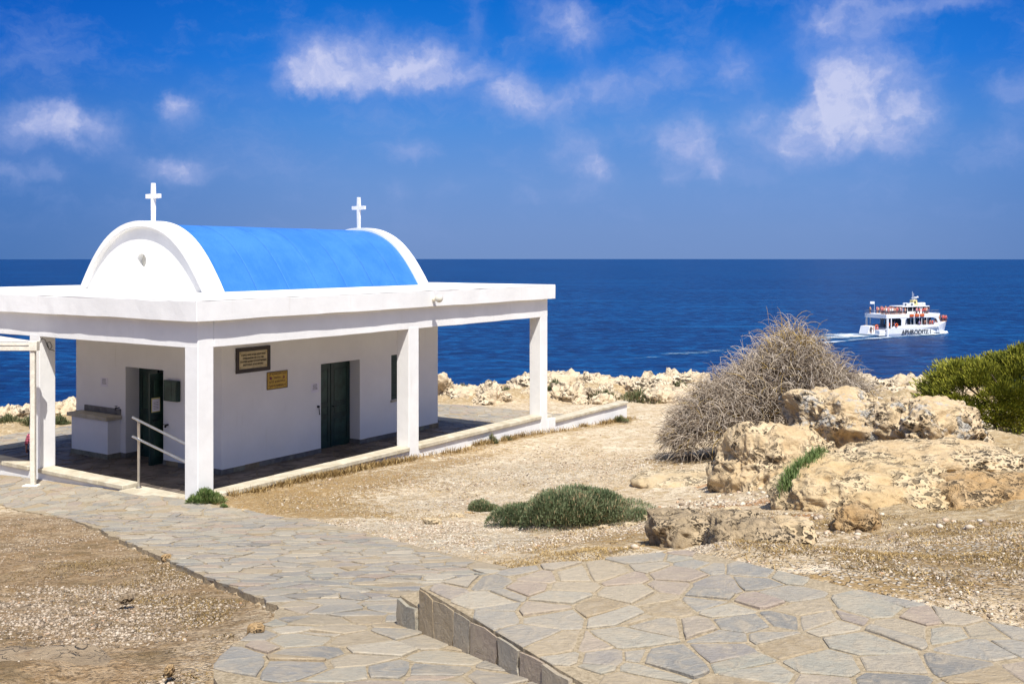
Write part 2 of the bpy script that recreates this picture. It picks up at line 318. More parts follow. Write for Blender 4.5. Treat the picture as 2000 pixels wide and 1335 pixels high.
# ------------------------------------------------------------------ numpy noise
def _h(ix, iy, iz, s=0):
    n = (ix*374761393 + iy*668265263 + iz*2147483647 + s*1274126177) & 0xffffffff
    n = ((n ^ (n >> 13))*1274126177) & 0xffffffff; n = ((n ^ (n >> 16))*2246822519) & 0xffffffff
    return ((n ^ (n >> 15)) & 0xffffff)/float(0xffffff)
def vnoise(P, s=0):
    I = np.floor(P).astype(np.int64); f = P-I; f = f*f*(3-2*f); r = 0
    for a in (0, 1):
        for b in (0, 1):
            for c in (0, 1):
                w = (f[:, 0] if a else 1-f[:, 0])*(f[:, 1] if b else 1-f[:, 1])*(f[:, 2] if c else 1-f[:, 2])
                r = r + w*_h(I[:, 0]+a, I[:, 1]+b, I[:, 2]+c, s)
    return r*2-1
_ROT = np.array(Matrix.Rotation(.73, 3, 'X') @ Matrix.Rotation(1.17, 3, 'Z') @ Matrix.Rotation(.41, 3, 'Y'))
def fbm(P, o=4, s=0, g=.5):
    r = 0; a = 1; t = 0
    P = P @ _ROT
    for i in range(o): r = r + a*vnoise(P*(2.03**i)+i*7.3, s+i); t += a; a *= g; P = P @ _ROT
    return r/t
def worley(P, s=0):
    I = np.floor(P).astype(np.int64); best = np.full(len(P), 9.)
    for a in (-1, 0, 1):
        for b in (-1, 0, 1):
            for c in (-1, 0, 1):
                J = I+np.array([a, b, c]); q = np.stack([_h(J[:, 0], J[:, 1], J[:, 2], s+k) for k in (1, 2, 3)], 1)+J
                best = np.minimum(best, ((q-P)**2).sum(1))
    return np.sqrt(best)
def P3(X, Y, Z=None): return np.stack([X, Y, np.zeros_like(X) if Z is None else Z], 1)
def sstep(x, a, b): t = np.clip((x-a)/(b-a), 0, 1); return t*t*(3-2*t)

# ------------------------------------------------------------------ site frame
CX, CY = -5.65, 18.52; RX, RY = .557, .8305
def to_uv(X, Y): dx, dy = X-CX, Y-CY; return dx*RX+dy*RY, -dx*RY+dy*RX
def to_xy(u, v): return CX+u*RX-v*RY, CY+u*RY+v*RX
ROT = math.atan2(RY, RX)
TY = [-40, -6, 3, 5, 6.46, 8, 10, 14, 17, 18.5, 19]
TZ = [2.9, 2.6, 2.45, 2.25, 2.05, 1.75, 1.33, .62, .13, .0, .0]
def base(X, Y):
    """smooth lie of the land (also the height of the paths)"""
    X = np.asarray(X, float); Y = np.asarray(Y, float); u, v = to_uv(X, Y)
    near = np.interp(Y, TY, TZ)
    uu = np.maximum(u, 0); vv = np.maximum(v, 0)
    far = -.0287*uu-.0008*uu*uu-.042*np.minimum(vv, 6)-.068*np.clip(vv-6, 0, 10); far = np.maximum(far, -1.4+.15*(vv < .01))
    w = sstep(Y, 16.0, 19.5); wl = sstep(v, 0, 3)*sstep(X, -4, -7)*.042*np.minimum(vv, 12)
    z = near*(1-w)-wl*(1-w)*sstep(Y, 11, 17)+far*w
    z = z+.1*np.clip(X, 0, 12)*(1-sstep(Y, 20, 31))*sstep(Y, 4, 6.5)
    return z
def hit(px, py, zoff=0., n=4000):
    """ground point seen along a compass bearing and dip, used to survey positions"""
    Y = np.concatenate([np.linspace(2.5, 60, n)]); X = (px-1000)/F*Y; z = H-(py-HY)/F*Y; g = base(X, Y)+zoff
    k = np.argmax(z <= g); 
    if k == 0: k = n-1
    return float(X[k]), float(Y[k])

# ------------------------------------------------------------------ object helpers
def tag(o, label=None, cat=None, group=None, kind=None):
    if label: o['label'] = label
    if cat: o['category'] = cat
    if group: o['group'] = group
    if kind: o['kind'] = kind
    return o
def empty(name, loc=(0, 0, 0), rz=0, label=None, cat=None, group=None):
    o = bpy.data.objects.new(name, None); COL.objects.link(o); o.location = loc; o.rotation_euler = (0, 0, rz); o.empty_display_size = .2
    return tag(o, label, cat, group)
def link_mesh(name, me, mats, parent=None, smooth=False):
    o = bpy.data.objects.new(name, me); COL.objects.link(o)
    for m in (mats if isinstance(mats, (list, tuple)) else [mats]): me.materials.append(m)
    if smooth: me.shade_smooth()
    if parent: o.parent = parent
    return o
def np_mesh(name, V, Fc, mats, parent=None, smooth=False, attrs=None, mat_idx=None, loc=None, size=None):
    """V (n,3); Fc (m,k) of equal face size, or list of tuples"""
    me = bpy.data.meshes.new(name)
    if isinstance(Fc, np.ndarray):
        k = Fc.shape[1]; me.vertices.add(len(V)); me.vertices.foreach_set('co', np.ascontiguousarray(V, dtype=np.float32).ravel())
        me.loops.add(Fc.size); me.loops.foreach_set('vertex_index', Fc.astype(np.int32).ravel())
        me.polygons.add(len(Fc)); me.polygons.foreach_set('loop_start', np.arange(0, Fc.size, k, dtype=np.int32))
        me.update(calc_edges=True); me.validate()
    else: me.from_pydata([tuple(v) for v in V], [], [tuple(f) for f in Fc]); me.update()
    for n, a in (attrs or {}).items():
        at = me.attributes.new(n, 'FLOAT', 'POINT' if len(a) == len(me.vertices) else 'FACE'); at.data.foreach_set('value', np.asarray(a, dtype=np.float32))
    if mat_idx is not None: me.polygons.foreach_set('material_index', np.asarray(mat_idx, dtype=np.int32))
    o = link_mesh(name, me, mats, parent, smooth)
    if loc is not None: o.location = loc
    return o
class MB:
    def __init__(s): s.bm = bmesh.new()
    def box(s, x0, x1, y0, y1, z0, z1, mi=0, bev=0., seg=2):
        r = bmesh.ops.create_cube(s.bm, size=1); vs = r['verts']
        bmesh.ops.scale(s.bm, vec=(x1-x0, y1-y0, z1-z0), verts=vs); bmesh.ops.translate(s.bm, vec=((x0+x1)/2, (y0+y1)/2, (z0+z1)/2), verts=vs)
        fs = {f for v in vs for f in v.link_faces}
        for f in fs: f.material_index = mi
        if bev:
            es = {e for v in vs for e in v.link_edges}
            r = bmesh.ops.bevel(s.bm, geom=list(es), offset=bev, segments=seg, profile=.5, affect='EDGES')
            for f in r['faces']: f.material_index = mi
        return s
    def cyl(s, a, b, r, seg=12, mi=0, r2=None):
        a, b = Vector(a), Vector(b); d = b-a; q = d.to_track_quat('Z', 'Y').to_matrix().to_4x4(); q.translation = (a+b)/2
        bmesh.ops.create_cone(s.bm, cap_ends=True, segments=seg, radius1=r, radius2=r if r2 is None else r2, depth=d.length, matrix=q); return s
    def ball(s, c, r, sub=2, sc=(1, 1, 1)):
        bmesh.ops.create_icosphere(s.bm, subdivisions=sub, radius=r, matrix=Matrix.Translation(c) @ Matrix.Diagonal((*sc, 1))); return s
    def poly(s, pts, mi=0):
        f = s.bm.faces.new([s.bm.verts.new(p) for p in pts]); f.material_index = mi; return s
    def prism(s, pts, axis, a, b, mi=0):
        """extrude a 2D outline along one axis"""
        def P(p, t): return {'x': (t, p[0], p[1]), 'y': (p[0], t, p[1]), 'z': (p[0], p[1], t)}[axis]
        A = [s.bm.verts.new(P(p, a)) for p in pts]; B = [s.bm.verts.new(P(p, b)) for p in pts]; n = len(pts); fs = [s.bm.faces.new(A), s.bm.faces.new(B[::-1])]
        for i in range(n): fs.append(s.bm.faces.new([A[i], B[i], B[(i+1) % n], A[(i+1) % n]]))
        for f in fs: f.material_index = mi
        return s
    def build(s, name, mats, parent=None, smooth=False):
        bmesh.ops.recalc_face_normals(s.bm, faces=s.bm.faces); me = bpy.data.meshes.new(name); s.bm.to_mesh(me); s.bm.free()
        o = link_mesh(name, me, mats, parent)
        if smooth:
            me.shade_smooth(); me.set_sharp_from_angle(angle=math.radians(35))
        return o
def text_mesh(name, body, size, mat, parent, matrix, extrude=.002, align='CENTER', width=None, bold=0.):
    cu = bpy.data.curves.new('lettering_curve', 'FONT'); cu.body = body; cu.size = size; cu.extrude = extrude; cu.align_x = align; cu.align_y = 'CENTER'; cu.offset = bold
    cu.resolution_u = 3
    o = bpy.data.objects.new('lettering_curve', cu); COL.objects.link(o); bpy.context.view_layer.update()
    me = bpy.data.meshes.new_from_object(o.evaluated_get(bpy.context.evaluated_depsgraph_get())); bpy.data.objects.remove(o)
    co = np.empty(len(me.vertices)*3); me.vertices.foreach_get('co', co); co = co.reshape(-1, 3)
    w = co[:, 0].max()-co[:, 0].min()
    if width: co[:, 0] *= width/w; me.vertices.foreach_set('co', co.ravel())
    me.transform(matrix); me.materials.clear(); return link_mesh(name, me, mat, parent)

# ------------------------------------------------------------------ sea
SEA_Z = -15.
ang = np.linspace(0, 2*math.pi, 129)[:-1]; rad = [0, 60, 150, 300, 600, 1200, 2500, 6800]
V = [(0, 0, SEA_Z)]+[(r*math.cos(a), r*math.sin(a), SEA_Z) for r in rad[1:] for a in ang]; Fc = [(0, 1+i, 1+(i+1) % 128) for i in range(128)]
for k in range(len(rad)-2):
    o0 = 1+k*128; Fc += [(o0+i, o0+128+i, o0+128+(i+1) % 128, o0+(i+1) % 128) for i in range(128)]
tag(np_mesh('sea', V, Fc, M['sea']), kind='structure', label='deep blue sea reaching to the horizon')

# ------------------------------------------------------------------ paths (surveyed outlines)
def pip(X, Y, poly):
    r = np.zeros(len(X), bool); n = len(poly)
    for i in range(n):
        x1, y1 = poly[i]; x2, y2 = poly[(i+1) % n]
        c = ((y1 > Y) != (y2 > Y)) & (X < (x2-x1)*(Y-y1)/((y2-y1) or 1e-9)+x1); r ^= c
    return r
def pdist(X, Y, poly):
    d = np.full(len(X), 1e9); nx = np.zeros(len(X)); ny = np.zeros(len(X)); n = len(poly)
    for i in range(n):
        x1, y1 = poly[i]; x2, y2 = poly[(i+1) % n]; dx, dy = x2-x1, y2-y1; L2 = dx*dx+dy*dy+1e-12
        t = np.clip(((X-x1)*dx+(Y-y1)*dy)/L2, 0, 1); qx, qy = x1+t*dx, y1+t*dy; dd = np.hypot(X-qx, Y-qy); m = dd < d
        d[m] = dd[m]; nx[m] = qx[m]; ny[m] = qy[m]
    return d, nx, ny
left_edge = [(-260, 930), (0, 985), (110, 1008), (200, 1035), (232, 1052), (300, 1080), (380, 1117), (470, 1152), (545, 1187), (510, 1222), (455, 1262), (417, 1300), (430, 1345), (480, 1420)]
right_edge = [(1260, 1420), (1140, 1350), (1060, 1120), (1000, 1109), (880, 1082), (740, 1047), (600, 1013), (480, 995), (400, 982)]
def ragged(pts, step=.16, amp=.022):
    rr = random.Random(8); o = []
    for a, b in zip(pts, pts[1:]):
        L = math.hypot(b[0]-a[0], b[1]-a[1]); n = max(1, int(L/step)); nx_, ny_ = -(b[1]-a[1])/L, (b[0]-a[0])/L
        for k in range(n): q = rr.gauss(0, amp) if k else 0; o.append((a[0]+(b[0]-a[0])*k/n+nx_*q, a[1]+(b[1]-a[1])*k/n+ny_*q))
    return o+[pts[-1]]
PATH = ragged([hit(*p) for p in left_edge])+[(.9, 3.2), (1.6, 5.2), (1.3, 6.9)]+[hit(*p) for p in right_edge[3:]]
PATH += [to_xy(-.01, .0), to_xy(-.01, 10.3), to_xy(-.01, 13.)]
PZ0 = 2.33
def plat_z(X, Y): return PZ0+.045*(np.asarray(X)+.58)+.0*np.asarray(Y)
def hitz(px, py, z): Y = F*(H-z)/(py-HY); return ((px-1000)/F*Y, Y)
A_ = hitz(820, 1146, 2.33); B_ = hitz(1004, 1110, 2.355); C_ = hitz(1335, 1075, 2.41); D_ = hitz(2000, 1221, 2.49); E_ = hitz(1140, 1335, 2.37)
ext = lambda a, b, k: (b[0]+(b[0]-a[0])*k, b[1]+(b[1]-a[1])*k)
PLAT = [A_, B_, C_, hitz(1400, 1085, 2.42), D_, ext(C_, D_, 1.0), (3.2, 1.2), ext(A_, E_, 1.6), E_]
# step along the back edge of the platform
ab = Vector((B_[0]-A_[0], B_[1]-A_[1])).normalized(); nb = Vector((-ab.y, ab.x))
ae = Vector((A_[0]-E_[0], A_[1]-E_[1])).normalized()
S1 = (A_[0]+ae.x*.30, A_[1]+ae.y*.30)
STEP = [(A_[0]+ae.x*.002, A_[1]+ae.y*.002), S1, (B_[0]+.35*nb.x+.3*ab.x, B_[1]+.35*nb.y+.3*ab.y), (B_[0]+.3*ab.x, B_[1]+.3*ab.y+.002)]

def sheet(name, poly, zf, step, mats, skirt=.3, lift=0.):
    n = len(poly); pts = []; 
    for i in range(n):                                             # densify the outline
        a, b = poly[i], poly[(i+1) % n]; L = math.hypot(b[0]-a[0], b[1]-a[1]); k = max(1, int(L/step))
        pts += [(a[0]+(b[0]-a[0])*t/k, a[1]+(b[1]-a[1])*t/k) for t in range(k)]
    nb_ = len(pts); P = np.array(pts)
    xs = np.arange(P[:, 0].min(), P[:, 0].max(), step); ys = np.arange(P[:, 1].min(), P[:, 1].max(), step)
    gx, gy = [g.ravel() for g in np.meshgrid(xs, ys)]; gx = gx+rng.uniform(-.2, .2, len(gx))*step; gy = gy+rng.uniform(-.2, .2, len(gy))*step
    d, _, _ = pdist(gx, gy, pts); ok = pip(gx, gy, pts) & (d > step*.4)
    allp = pts+list(zip(gx[ok], gy[ok]))
    vs, es, fs, *_ = geometry.delaunay_2d_cdt([Vector(p) for p in allp], [(i, (i+1) % nb_) for i in range(nb_)], [], 1, 1e-5)
    V = np.array([(v.x, v.y) for v in vs]); Z = zf(V[:, 0], V[:, 1])+lift
    V3 = [(x, y, z) for (x, y), z in zip(V, Z)]; Fs = [tuple(f) for f in fs]
    sig = sum((V[f[1]][0]-V[f[0]][0])*(V[f[2]][1]-V[f[0]][1])-(V[f[2]][0]-V[f[0]][0])*(V[f[1]][1]-V[f[0]][1]) for f in Fs[:50])
    cnt = {}
    for f in Fs:
        for i in range(len(f)): e = (f[i], f[(i+1) % len(f)]); cnt[e] = 1
    bd = [e for e in cnt if (e[1], e[0]) not in cnt]; low = {}
    for e in bd:
        for i in e:
            if i not in low: low[i] = len(V3); x, y, z = V3[i]; V3.append((x, y, z-skirt))
    for a, b in bd: Fs.append((b, a, low[a], low[b]))
    return V3, Fs
def clip_half(poly, nx, ny, c):
    out = []; n = len(poly)
    for i in range(n):
        a, b = poly[i], poly[(i+1) % n]; da = a[0]*nx+a[1]*ny-c; db = b[0]*nx+b[1]*ny-c
        if da <= 0: out.append(a)
        if (da < 0 < db) or (db < 0 < da): t = da/(da-db); out.append((a[0]+(b[0]-a[0])*t, a[1]+(b[1]-a[1])*t))
    return out
def paving_stones(poly, zf, cell, lift=.0075, gap=.016, seed=1, view=None):
    """irregular flagstones: jittered cells clipped to one another, each a low slab with its own tilt"""
    r = np.random.default_rng(seed); P = np.array(poly); x0, x1, y0, y1 = P[:, 0].min()-cell, P[:, 0].max()+cell, P[:, 1].min()-cell, P[:, 1].max()+cell
    nx, ny = int((x1-x0)/cell)+1, int((y1-y0)/cell)+1
    gx = x0+(np.arange(nx)[:, None]+r.uniform(-.05, 1.05, (nx, ny)))*cell; gy = y0+(np.arange(ny)[None, :]+r.uniform(-.05, 1.05, (nx, ny)))*cell
    wt = r.uniform(-.05, .06, (nx, ny))*cell*cell*4; gone = r.random((nx, ny)) < .17
    V, Fs, T = [], [], []; inside = pip(gx.ravel(), gy.ravel(), poly).reshape(nx, ny)
    dd, _, _ = pdist(gx.ravel(), gy.ravel(), poly); near = (dd < cell*.55).reshape(nx, ny)
    for i in range(nx):
        for j in range(ny):
            if gone[i, j] or not (inside[i, j] or near[i, j]): continue
            if view and not view(gx[i, j], gy[i, j]): continue
            sx_, sy_ = gx[i, j], gy[i, j]; pg = [(sx_+1.5*cell*math.cos(q_), sy_+1.5*cell*math.sin(q_)) for q_ in (.3, 1.4, 2.5, 3.7, 4.8, 5.6)]
            for a in range(max(0, i-2), min(nx, i+3)):
                for b in range(max(0, j-2), min(ny, j+3)):
                    if (a == i and b == j) or gone[a, b]: continue
                    ox, oy = gx[a, b], gy[a, b]; dx, dy = ox-sx_, oy-sy_; L = math.hypot(dx, dy)+1e-9; ux, uy = dx/L, dy/L
                    t = (L*L+wt[i, j]-wt[a, b])/(2*L); g = gap*(.45+1.1*_h(np.int64(min(i, a)*97+max(i, a)), np.int64(min(j, b)*89+max(j, b)), np.int64(3), seed))
                    pg = clip_half(pg, ux, uy, (sx_*ux+sy_*uy)+t-g)
                    if len(pg) < 3: break
                if len(pg) < 3: break
            if len(pg) < 3: continue
            # densify and roughen the outline
            q = []; n = len(pg); cxm = sum(p[0] for p in pg)/n; cym = sum(p[1] for p in pg)/n
            for k in range(n):
                a, b = pg[k], pg[(k+1) % n]; L = math.hypot(b[0]-a[0], b[1]-a[1]); m = max(1, int(L/.09))
                for t in range(m):
                    f_ = t/m; x, y = a[0]+(b[0]-a[0])*f_, a[1]+(b[1]-a[1])*f_
                    if t == 0: x += (cxm-x)*.05*(cell/.45); y += (cym-y)*.05*(cell/.45)
                    jx = r.normal(0, .0045 if t else .002); jy = r.normal(0, .0045 if t else .002); q.append((x+jx, y+jy))
            q = np.array(q); ins = pip(q[:, 0], q[:, 1], poly)
            if ins.mean() < (.3 if inside[i, j] else .62): continue
            if not ins.all():
                d_, qx, qy = pdist(q[:, 0], q[:, 1], poly); q[~ins, 0] = qx[~ins]; q[~ins, 1] = qy[~ins]
            ar = 0.5*abs(np.dot(q[:, 0], np.roll(q[:, 1], 1))-np.dot(q[:, 1], np.roll(q[:, 0], 1)))
            if ar < .006: continue
            ta, tb, tz = r.normal(0, .014), r.normal(0, .014), r.uniform(-.003, .004)+.006*(r.random() < .2); c = q.mean(0)
            zb = zf(q[:, 0], q[:, 1]); zt = zb+lift+tz+np.clip((q[:, 0]-c[0])*ta+(q[:, 1]-c[1])*tb, -.005, .010); n = len(q); o = len(V)
            inn = q+(c-q)*(.010/np.maximum(np.hypot(*(q-c).T), .03))[:, None]
            for (x, y), z in zip(q, zb): V.append((x, y, z-.02))
            for (x, y), z in zip(q, zt): V.append((x, y, z-.005))
            for (x, y), z in zip(inn, zt): V.append((x, y, z))
            Fs.append(tuple(o+2*n+k for k in range(n)))
            for k in range(n): k2 = (k+1) % n; Fs.append((o+k, o+k2, o+n+k2, o+n+k)); Fs.append((o+n+k, o+n+k2, o+2*n+k2, o+2*n+k))
            T += [r.random()]*(2*n+1)
    return V, Fs, T
def paved(name, poly, zf, step, cell, seed, label, skirt=.3, gap=.016, view=None, wallstones=None):
    V1, F1 = sheet(name, poly, zf, step, None, skirt); V2, F2, T = paving_stones(poly, zf, cell, seed=seed, gap=gap, view=view); n = len(V1)
    V = V1+V2; Fs = F1+[tuple(i+n for i in f) for f in F2]; mi = [1]*len(F1)+[0]*len(F2); tint = [0.]*len(F1)+list(T)
    if wallstones:
        for (a, b, zt, zb_) in wallstones:                          # upright facing stones along a riser
            L = math.hypot(b[0]-a[0], b[1]-a[1]); ux, uy = (b[0]-a[0])/L, (b[1]-a[1])/L; ox, oy = uy, -ux; t = .01; r = random.Random(seed)
            while t < L-.05:
                w = min(r.choice([r.uniform(.07, .13), r.uniform(.14, .24), r.uniform(.2, .34)]), L-t-.01); s0, s1 = r.uniform(-.03, .02), r.uniform(-.03, .04); th = .006+r.uniform(0, .022)
                q = []
                jj = lambda k_: r.uniform(-k_, k_)
                for (tt, top) in ((t, 1), (t+w*.5, 1), (t+w-.014, 1), (t+w-.014+jj(.02), .5), (t+w-.014+s1, 0), (t+w*.5+jj(.03), 0), (t+s0, 0), (t+jj(.02), .5)):
                    x, y = a[0]+ux*tt, a[1]+uy*tt; z_t = zt(x, y)-.008-r.uniform(0, .022); z_b = zb_(x, y)-.03+r.uniform(0, .03); q.append((x, y, z_b+(z_t-z_b)*(top if top != .5 else r.uniform(.35, .65))))
                o = len(V); V += [(x-ox*.02, y-oy*.02, z) for x, y, z in q]+[(x+ox*th, y+oy*th, z) for x, y, z in q]
                Fs += [tuple(o+8+k for k in range(8))]+[(o+k, o+(k+1) % 8, o+8+(k+1) % 8, o+8+k) for k in range(8)]; mi += [0]*9; tint += [r.choice([.22, .3, .42, .74, .86, .88, .9, .14])]*9; t += w
    me_o = np_mesh(name, V, Fs, [M['paving'], M['mortar']], mat_idx=mi, attrs={'tint': tint})
    return tag(me_o, kind='structure', label=label)
fz = lambda X, Y: base(X, Y)
paved('path', PATH, fz, .3, .255, 3, 'crazy paving path of grey slate sloping down to the chapel', skirt=.22, gap=.010, view=lambda x, y: y > 3.6 and x > -16)
def step_z(X, Y): return plat_z(X, Y)-.13
paved('platform', PLAT, plat_z, .25, .215, 11, 'raised landing of large grey slate flagstones', skirt=.6, gap=.010, view=lambda x, y: y > 3.2,
      wallstones=[(E_, A_, plat_z, lambda x, y: float(base(x, y)))] if False else [(A_, ext(A_, E_, 1.0), plat_z, lambda x, y: float(base(x, y)))])
paved('step', STEP, step_z, .25, .42, 5, 'single slate step at the back edge of the raised landing', skirt=.5,
      wallstones=[(S1, (A_[0]+ae.x*.004, A_[1]+ae.y*.004), step_z, lambda x, y: float(base(x, y)))])

# porch paving (flat under the roof, falling away past the far end)
def floor_z(X, Y):
    u, v = to_uv(np.asarray(X), np.asarray(Y)); return -.3-.42*sstep(u, 10.2, 14)-.045*np.maximum(u-13.5, 0)-.52*sstep(v, 8.2, 13)-.05*np.maximum(v-12.5, 0)
FLOOR = [to_xy(.06, .06), to_xy(12.05, .06), to_xy(12.05, 10.3), to_xy(.06, 10.3)]
pf = paved('porch_floor', FLOOR, floor_z, .4, .30, 8, 'slate crazy paving under the chapel porch with the roof shade painted in', skirt=.5); pf.data.materials[0] = M['paving_shade']; pf.data.materials[1] = M['mortar_shade']  # shade under the roof painted in through darker stone and mortar
paved('terrace', [to_xy(12.055, .06), to_xy(17.4, .06), to_xy(17.4, 6), to_xy(14.5, 14.6), to_xy(-1.5, 14.6), to_xy(-1.5, 13.02), to_xy(.06, 13.02), to_xy(.06, 10.305), to_xy(12.055, 10.305)], floor_z, .4, .30, 18, 'pale crazy paved terrace beyond the porch', skirt=.5)

# ------------------------------------------------------------------ terrain
def cliff_y(X): return np.interp(X, [-60, -22, -16, -10, -4, 2, 10, 18, 30, 60], [26, 32, 35.5, 39.5, 44, 46, 46, 43, 42, 40])
def blob(X, Y, px, py, rx, ry, rot=0):
    cx, cy = hit(px, py); a = math.radians(rot); dx, dy = X-cx, Y-cy; p, q = dx*math.cos(a)+dy*math.sin(a), -dx*math.sin(a)+dy*math.cos(a)
    return np.clip(1.25-np.sqrt((p/rx)**2+(q/ry)**2), 0, 1)
def zones(X, Y):
    u, v = to_uv(X, Y); dp, _, _ = pdist(X, Y, PATH)
    dry = np.zeros(len(X)); gv = dry.copy(); ea = dry.copy(); rk = dry.copy(); dull = dry.copy()
    for a in [(560, 975, 1.9, 1.4, 20), (700, 940, 2.4, 1.0, 40), (860, 905, 2.5, .45, 56), (640, 1005, 1.5, .5, -20), (1180, 1050, 1.3, .7, 0), (1330, 1060, .9, .5, 0), (1620, 1012, 1.0, .5, 0), (1740, 1015, 1.5, .6, 0), (1900, 1025, 1.6, .6, 0), (1930, 1095, 1.2, .5, 0), (1780, 1130, .8, .3, 0), (1880, 1075, .9, .35, 0), (1960, 850, 2, 1.2, 0), (1750, 1180, 1, .2, 0), (1560, 900, .8, .8, 0), (1330, 900, 1.2, .6, 0), (900, 765, 3, .8, 0), (1250, 780, 3, .6, 0)]:
        dry = np.maximum(dry, blob(X, Y, a[0], a[1], a[2]*1.15, a[3]*(1.9 if abs(a[4]) < 40 else 1.3), a[4]))
    dry = np.maximum(dry, .9*np.clip(1-np.abs(v+.25)/.55, 0, 1)*(u > .5)*(u < 17))
    for a in [(760, 1030, 2.2, .8, -15), (950, 1060, 1.6, .9, -10), (880, 985, 2, 1., 0), (1750, 1090, 2., .7, 0), (1500, 1080, 1., .5, 0), (1950, 1140, 1.2, .4, 0), (260, 1180, 1.7, 1.1, 20), (430, 1250, .8, .8, 0), (80, 1020, 2, 1, 0), (1000, 930, 3, 1.5, 0)]:
        gv = np.maximum(gv, blob(X, Y, a[0], a[1], a[2]*1.2, a[3]*1.8, a[4]))
    for a in [(1430, 945, 1., .55, 0), (1460, 985, .8, .4, 0), (1560, 1010, .5, .3, 0)]: ea = np.maximum(ea, blob(X, Y, *a))
    dull = sstep(-X, 1.2, 2.2)*(1-sstep(Y, 16.5, 19))*(to_left(X, Y))
    dull = np.maximum(dull, .55*sstep(X, 2.2, 3.5)*(1-sstep(Y, 6, 7.5)))
    dd = cliff_y(X)-Y; rk = sstep(-dd, -7, -4.5); rk = np.maximum(rk, sstep(X, 3.3, 4.2)*sstep(Y, 9.5, 11)*(1-sstep(Y, 17, 19)))
    return dry, gv, ea, rk, dull
LEFTP = [hit(*p) for p in left_edge]
def to_left(X, Y):
    poly = LEFTP+[(0, 2), (-3, -8), (-40, -8), (-40, 20)]; return pip(X, Y, poly).astype(float)
def terrain_z(X, Y, detail=True):
    z = base(X, Y); u, v = to_uv(X, Y); P = P3(X, Y)
    inp = pip(X, Y, PATH); dp, _, _ = pdist(X, Y, PATH); inpl = pip(X, Y, PLAT) | pip(X, Y, STEP); dpl, _, _ = pdist(X, Y, PLAT)
    n = fbm(P*.7, 4, 5)*.08+fbm(P*3.1, 3, 9)*.030+fbm(P*9., 2, 12)*.010
    calm = np.minimum(sstep(dp, 0, .8), 1); z = z+n*(.25+.75*calm)
    tl = to_left(X, Y); z = z-tl*(.055+.02*sstep(dp, 0, .6))*(1-sstep(Y, 14, 17))
    z = z-.008*(1-tl)*(1-sstep(dp, 0, .3))-.02*(1-tl)*(1-sstep(dp, 0, .25))
    # soil brought up to the right-hand edge of the landing
    cdx, cdy = D_[0]-C_[0], D_[1]-C_[1]; Lc = math.hypot(cdx, cdy); sd_ = ((X-C_[0])*cdy-(Y-C_[1])*cdx)/Lc*-1
    w = (1-sstep(dpl, .0, 2.2))*sstep(sd_, -.35, .1)*sstep(X, C_[0]-.55, C_[0]+.5); z = z*(1-w)+(plat_z(X, Y)-.015+n*.3)*w
    # mounds under the outcrop
    for (px, py, rx, ry, h) in [(7.4, 17.8, 2.6, 2.4, .50), (9.8, 19.5, 2.6, 2.2, .35), (5.4, 15.8, 1.0, 1.2, .2)]:
        cx, cy = px, py; z = z+h*np.exp(-((X-cx)/rx)**2-((Y-cy)/ry)**2)
    orz = sstep(X, 3.6, 4.6)*sstep(Y, 11.6, 12.6)*(1-sstep(Y, 19, 20.5)); z = z+orz*(fbm(P*1.6, 4, 41)*.13-np.clip(.35-worley(P*2.2, 8), 0, 1)*.3)
    # ragged limestone towards the cliff
    dd = cliff_y(X)-Y+fbm(P*.25, 3, 21)*2.2
    rz = sstep(-dd, -7.5, -3.5); ridge = (1-np.abs(fbm(P*.55, 4, 31)))*.9-.55+fbm(P*1.7, 4, 33)*.28-np.clip(.33-worley(P*1.1, 3), 0, 1)*1.0
    amp = np.interp(X, [-20, -4, 0, 4, 12, 20], [.5, .45, .9, 1., 1., 1.2]); z = z+rz*ridge*amp
    z = z-sstep(-dd, 0., 1.2)*2.-np.clip(-dd-1., 0, 40)*2.0; z = np.maximum(z, -19+0*z)
    sunk = np.minimum(z, np.minimum(floor_z(X, Y), 1e9)-.25)
    m = (u > .17) & (v > .17) & (u < 17.3) & (v < 14.5) & ~((u > 14.4) & (v > 6)); z = np.where(m, sunk, z)
    dl, _, _ = pdist(X, Y, LEFTP+[LEFTP[-1]]+LEFTP[::-1]); z = np.where(inp & (dp > .14), base(X, Y)-.16, z); z = np.where(inp & (dp <= .14), np.minimum(z, base(X, Y)-.035-.024*(dl < .3)*(1-sstep(Y, 14, 17))), z)
    z = np.where(inpl, np.minimum(z, base(X, Y)-.1), z)
    return z
ry_ = [-30., -20, -12, -7, -3, 0, 2]; y = 2.6
while y < 62: ry_.append(y); y += max(.05, y*.0058)
ry_ += [66, 75, 90]
rr = list(np.arange(-.62, .62, .0055)); rr = [-6, -4, -2.6, -1.8, -1.3, -1.05, -.9, -.8, -.72, -.66]+rr+[.64, .68, .75, .85, 1., 1.2, 1.5, 2., 3, 4.5, 6]
RYa = np.array(ry_); RRa = np.array(rr); GY, GR = np.meshgrid(RYa, RRa, indexing='ij'); GX = GR*np.maximum(GY, 3.2)*(1+.0*GY)
GX = np.where(GY < 3.2, GR*np.maximum(6.0-.875*np.maximum(GY, 0), 3.2), GX)
Xf, Yf = GX.ravel(), GY.ravel(); Zf = terrain_z(Xf, Yf)
ni, nj = GY.shape; idx = np.arange(ni*nj).reshape(ni, nj)
Fc = np.stack([idx[:-1, :-1], idx[:-1, 1:], idx[1:, 1:], idx[1:, :-1]], -1).reshape(-1, 4)
dz = zones(Xf, Yf)
tag(np_mesh('ground', np.stack([Xf, Yf, Zf], 1), Fc, M['ground'], smooth=True, attrs=dict(zip(('dry', 'gravel', 'earth', 'rock', 'dull'), dz))), kind='structure', label='sandy stony headland running out to the cliff edge')
def gz(x, y): return float(terrain_z(np.array([x]), np.array([y]))[0])


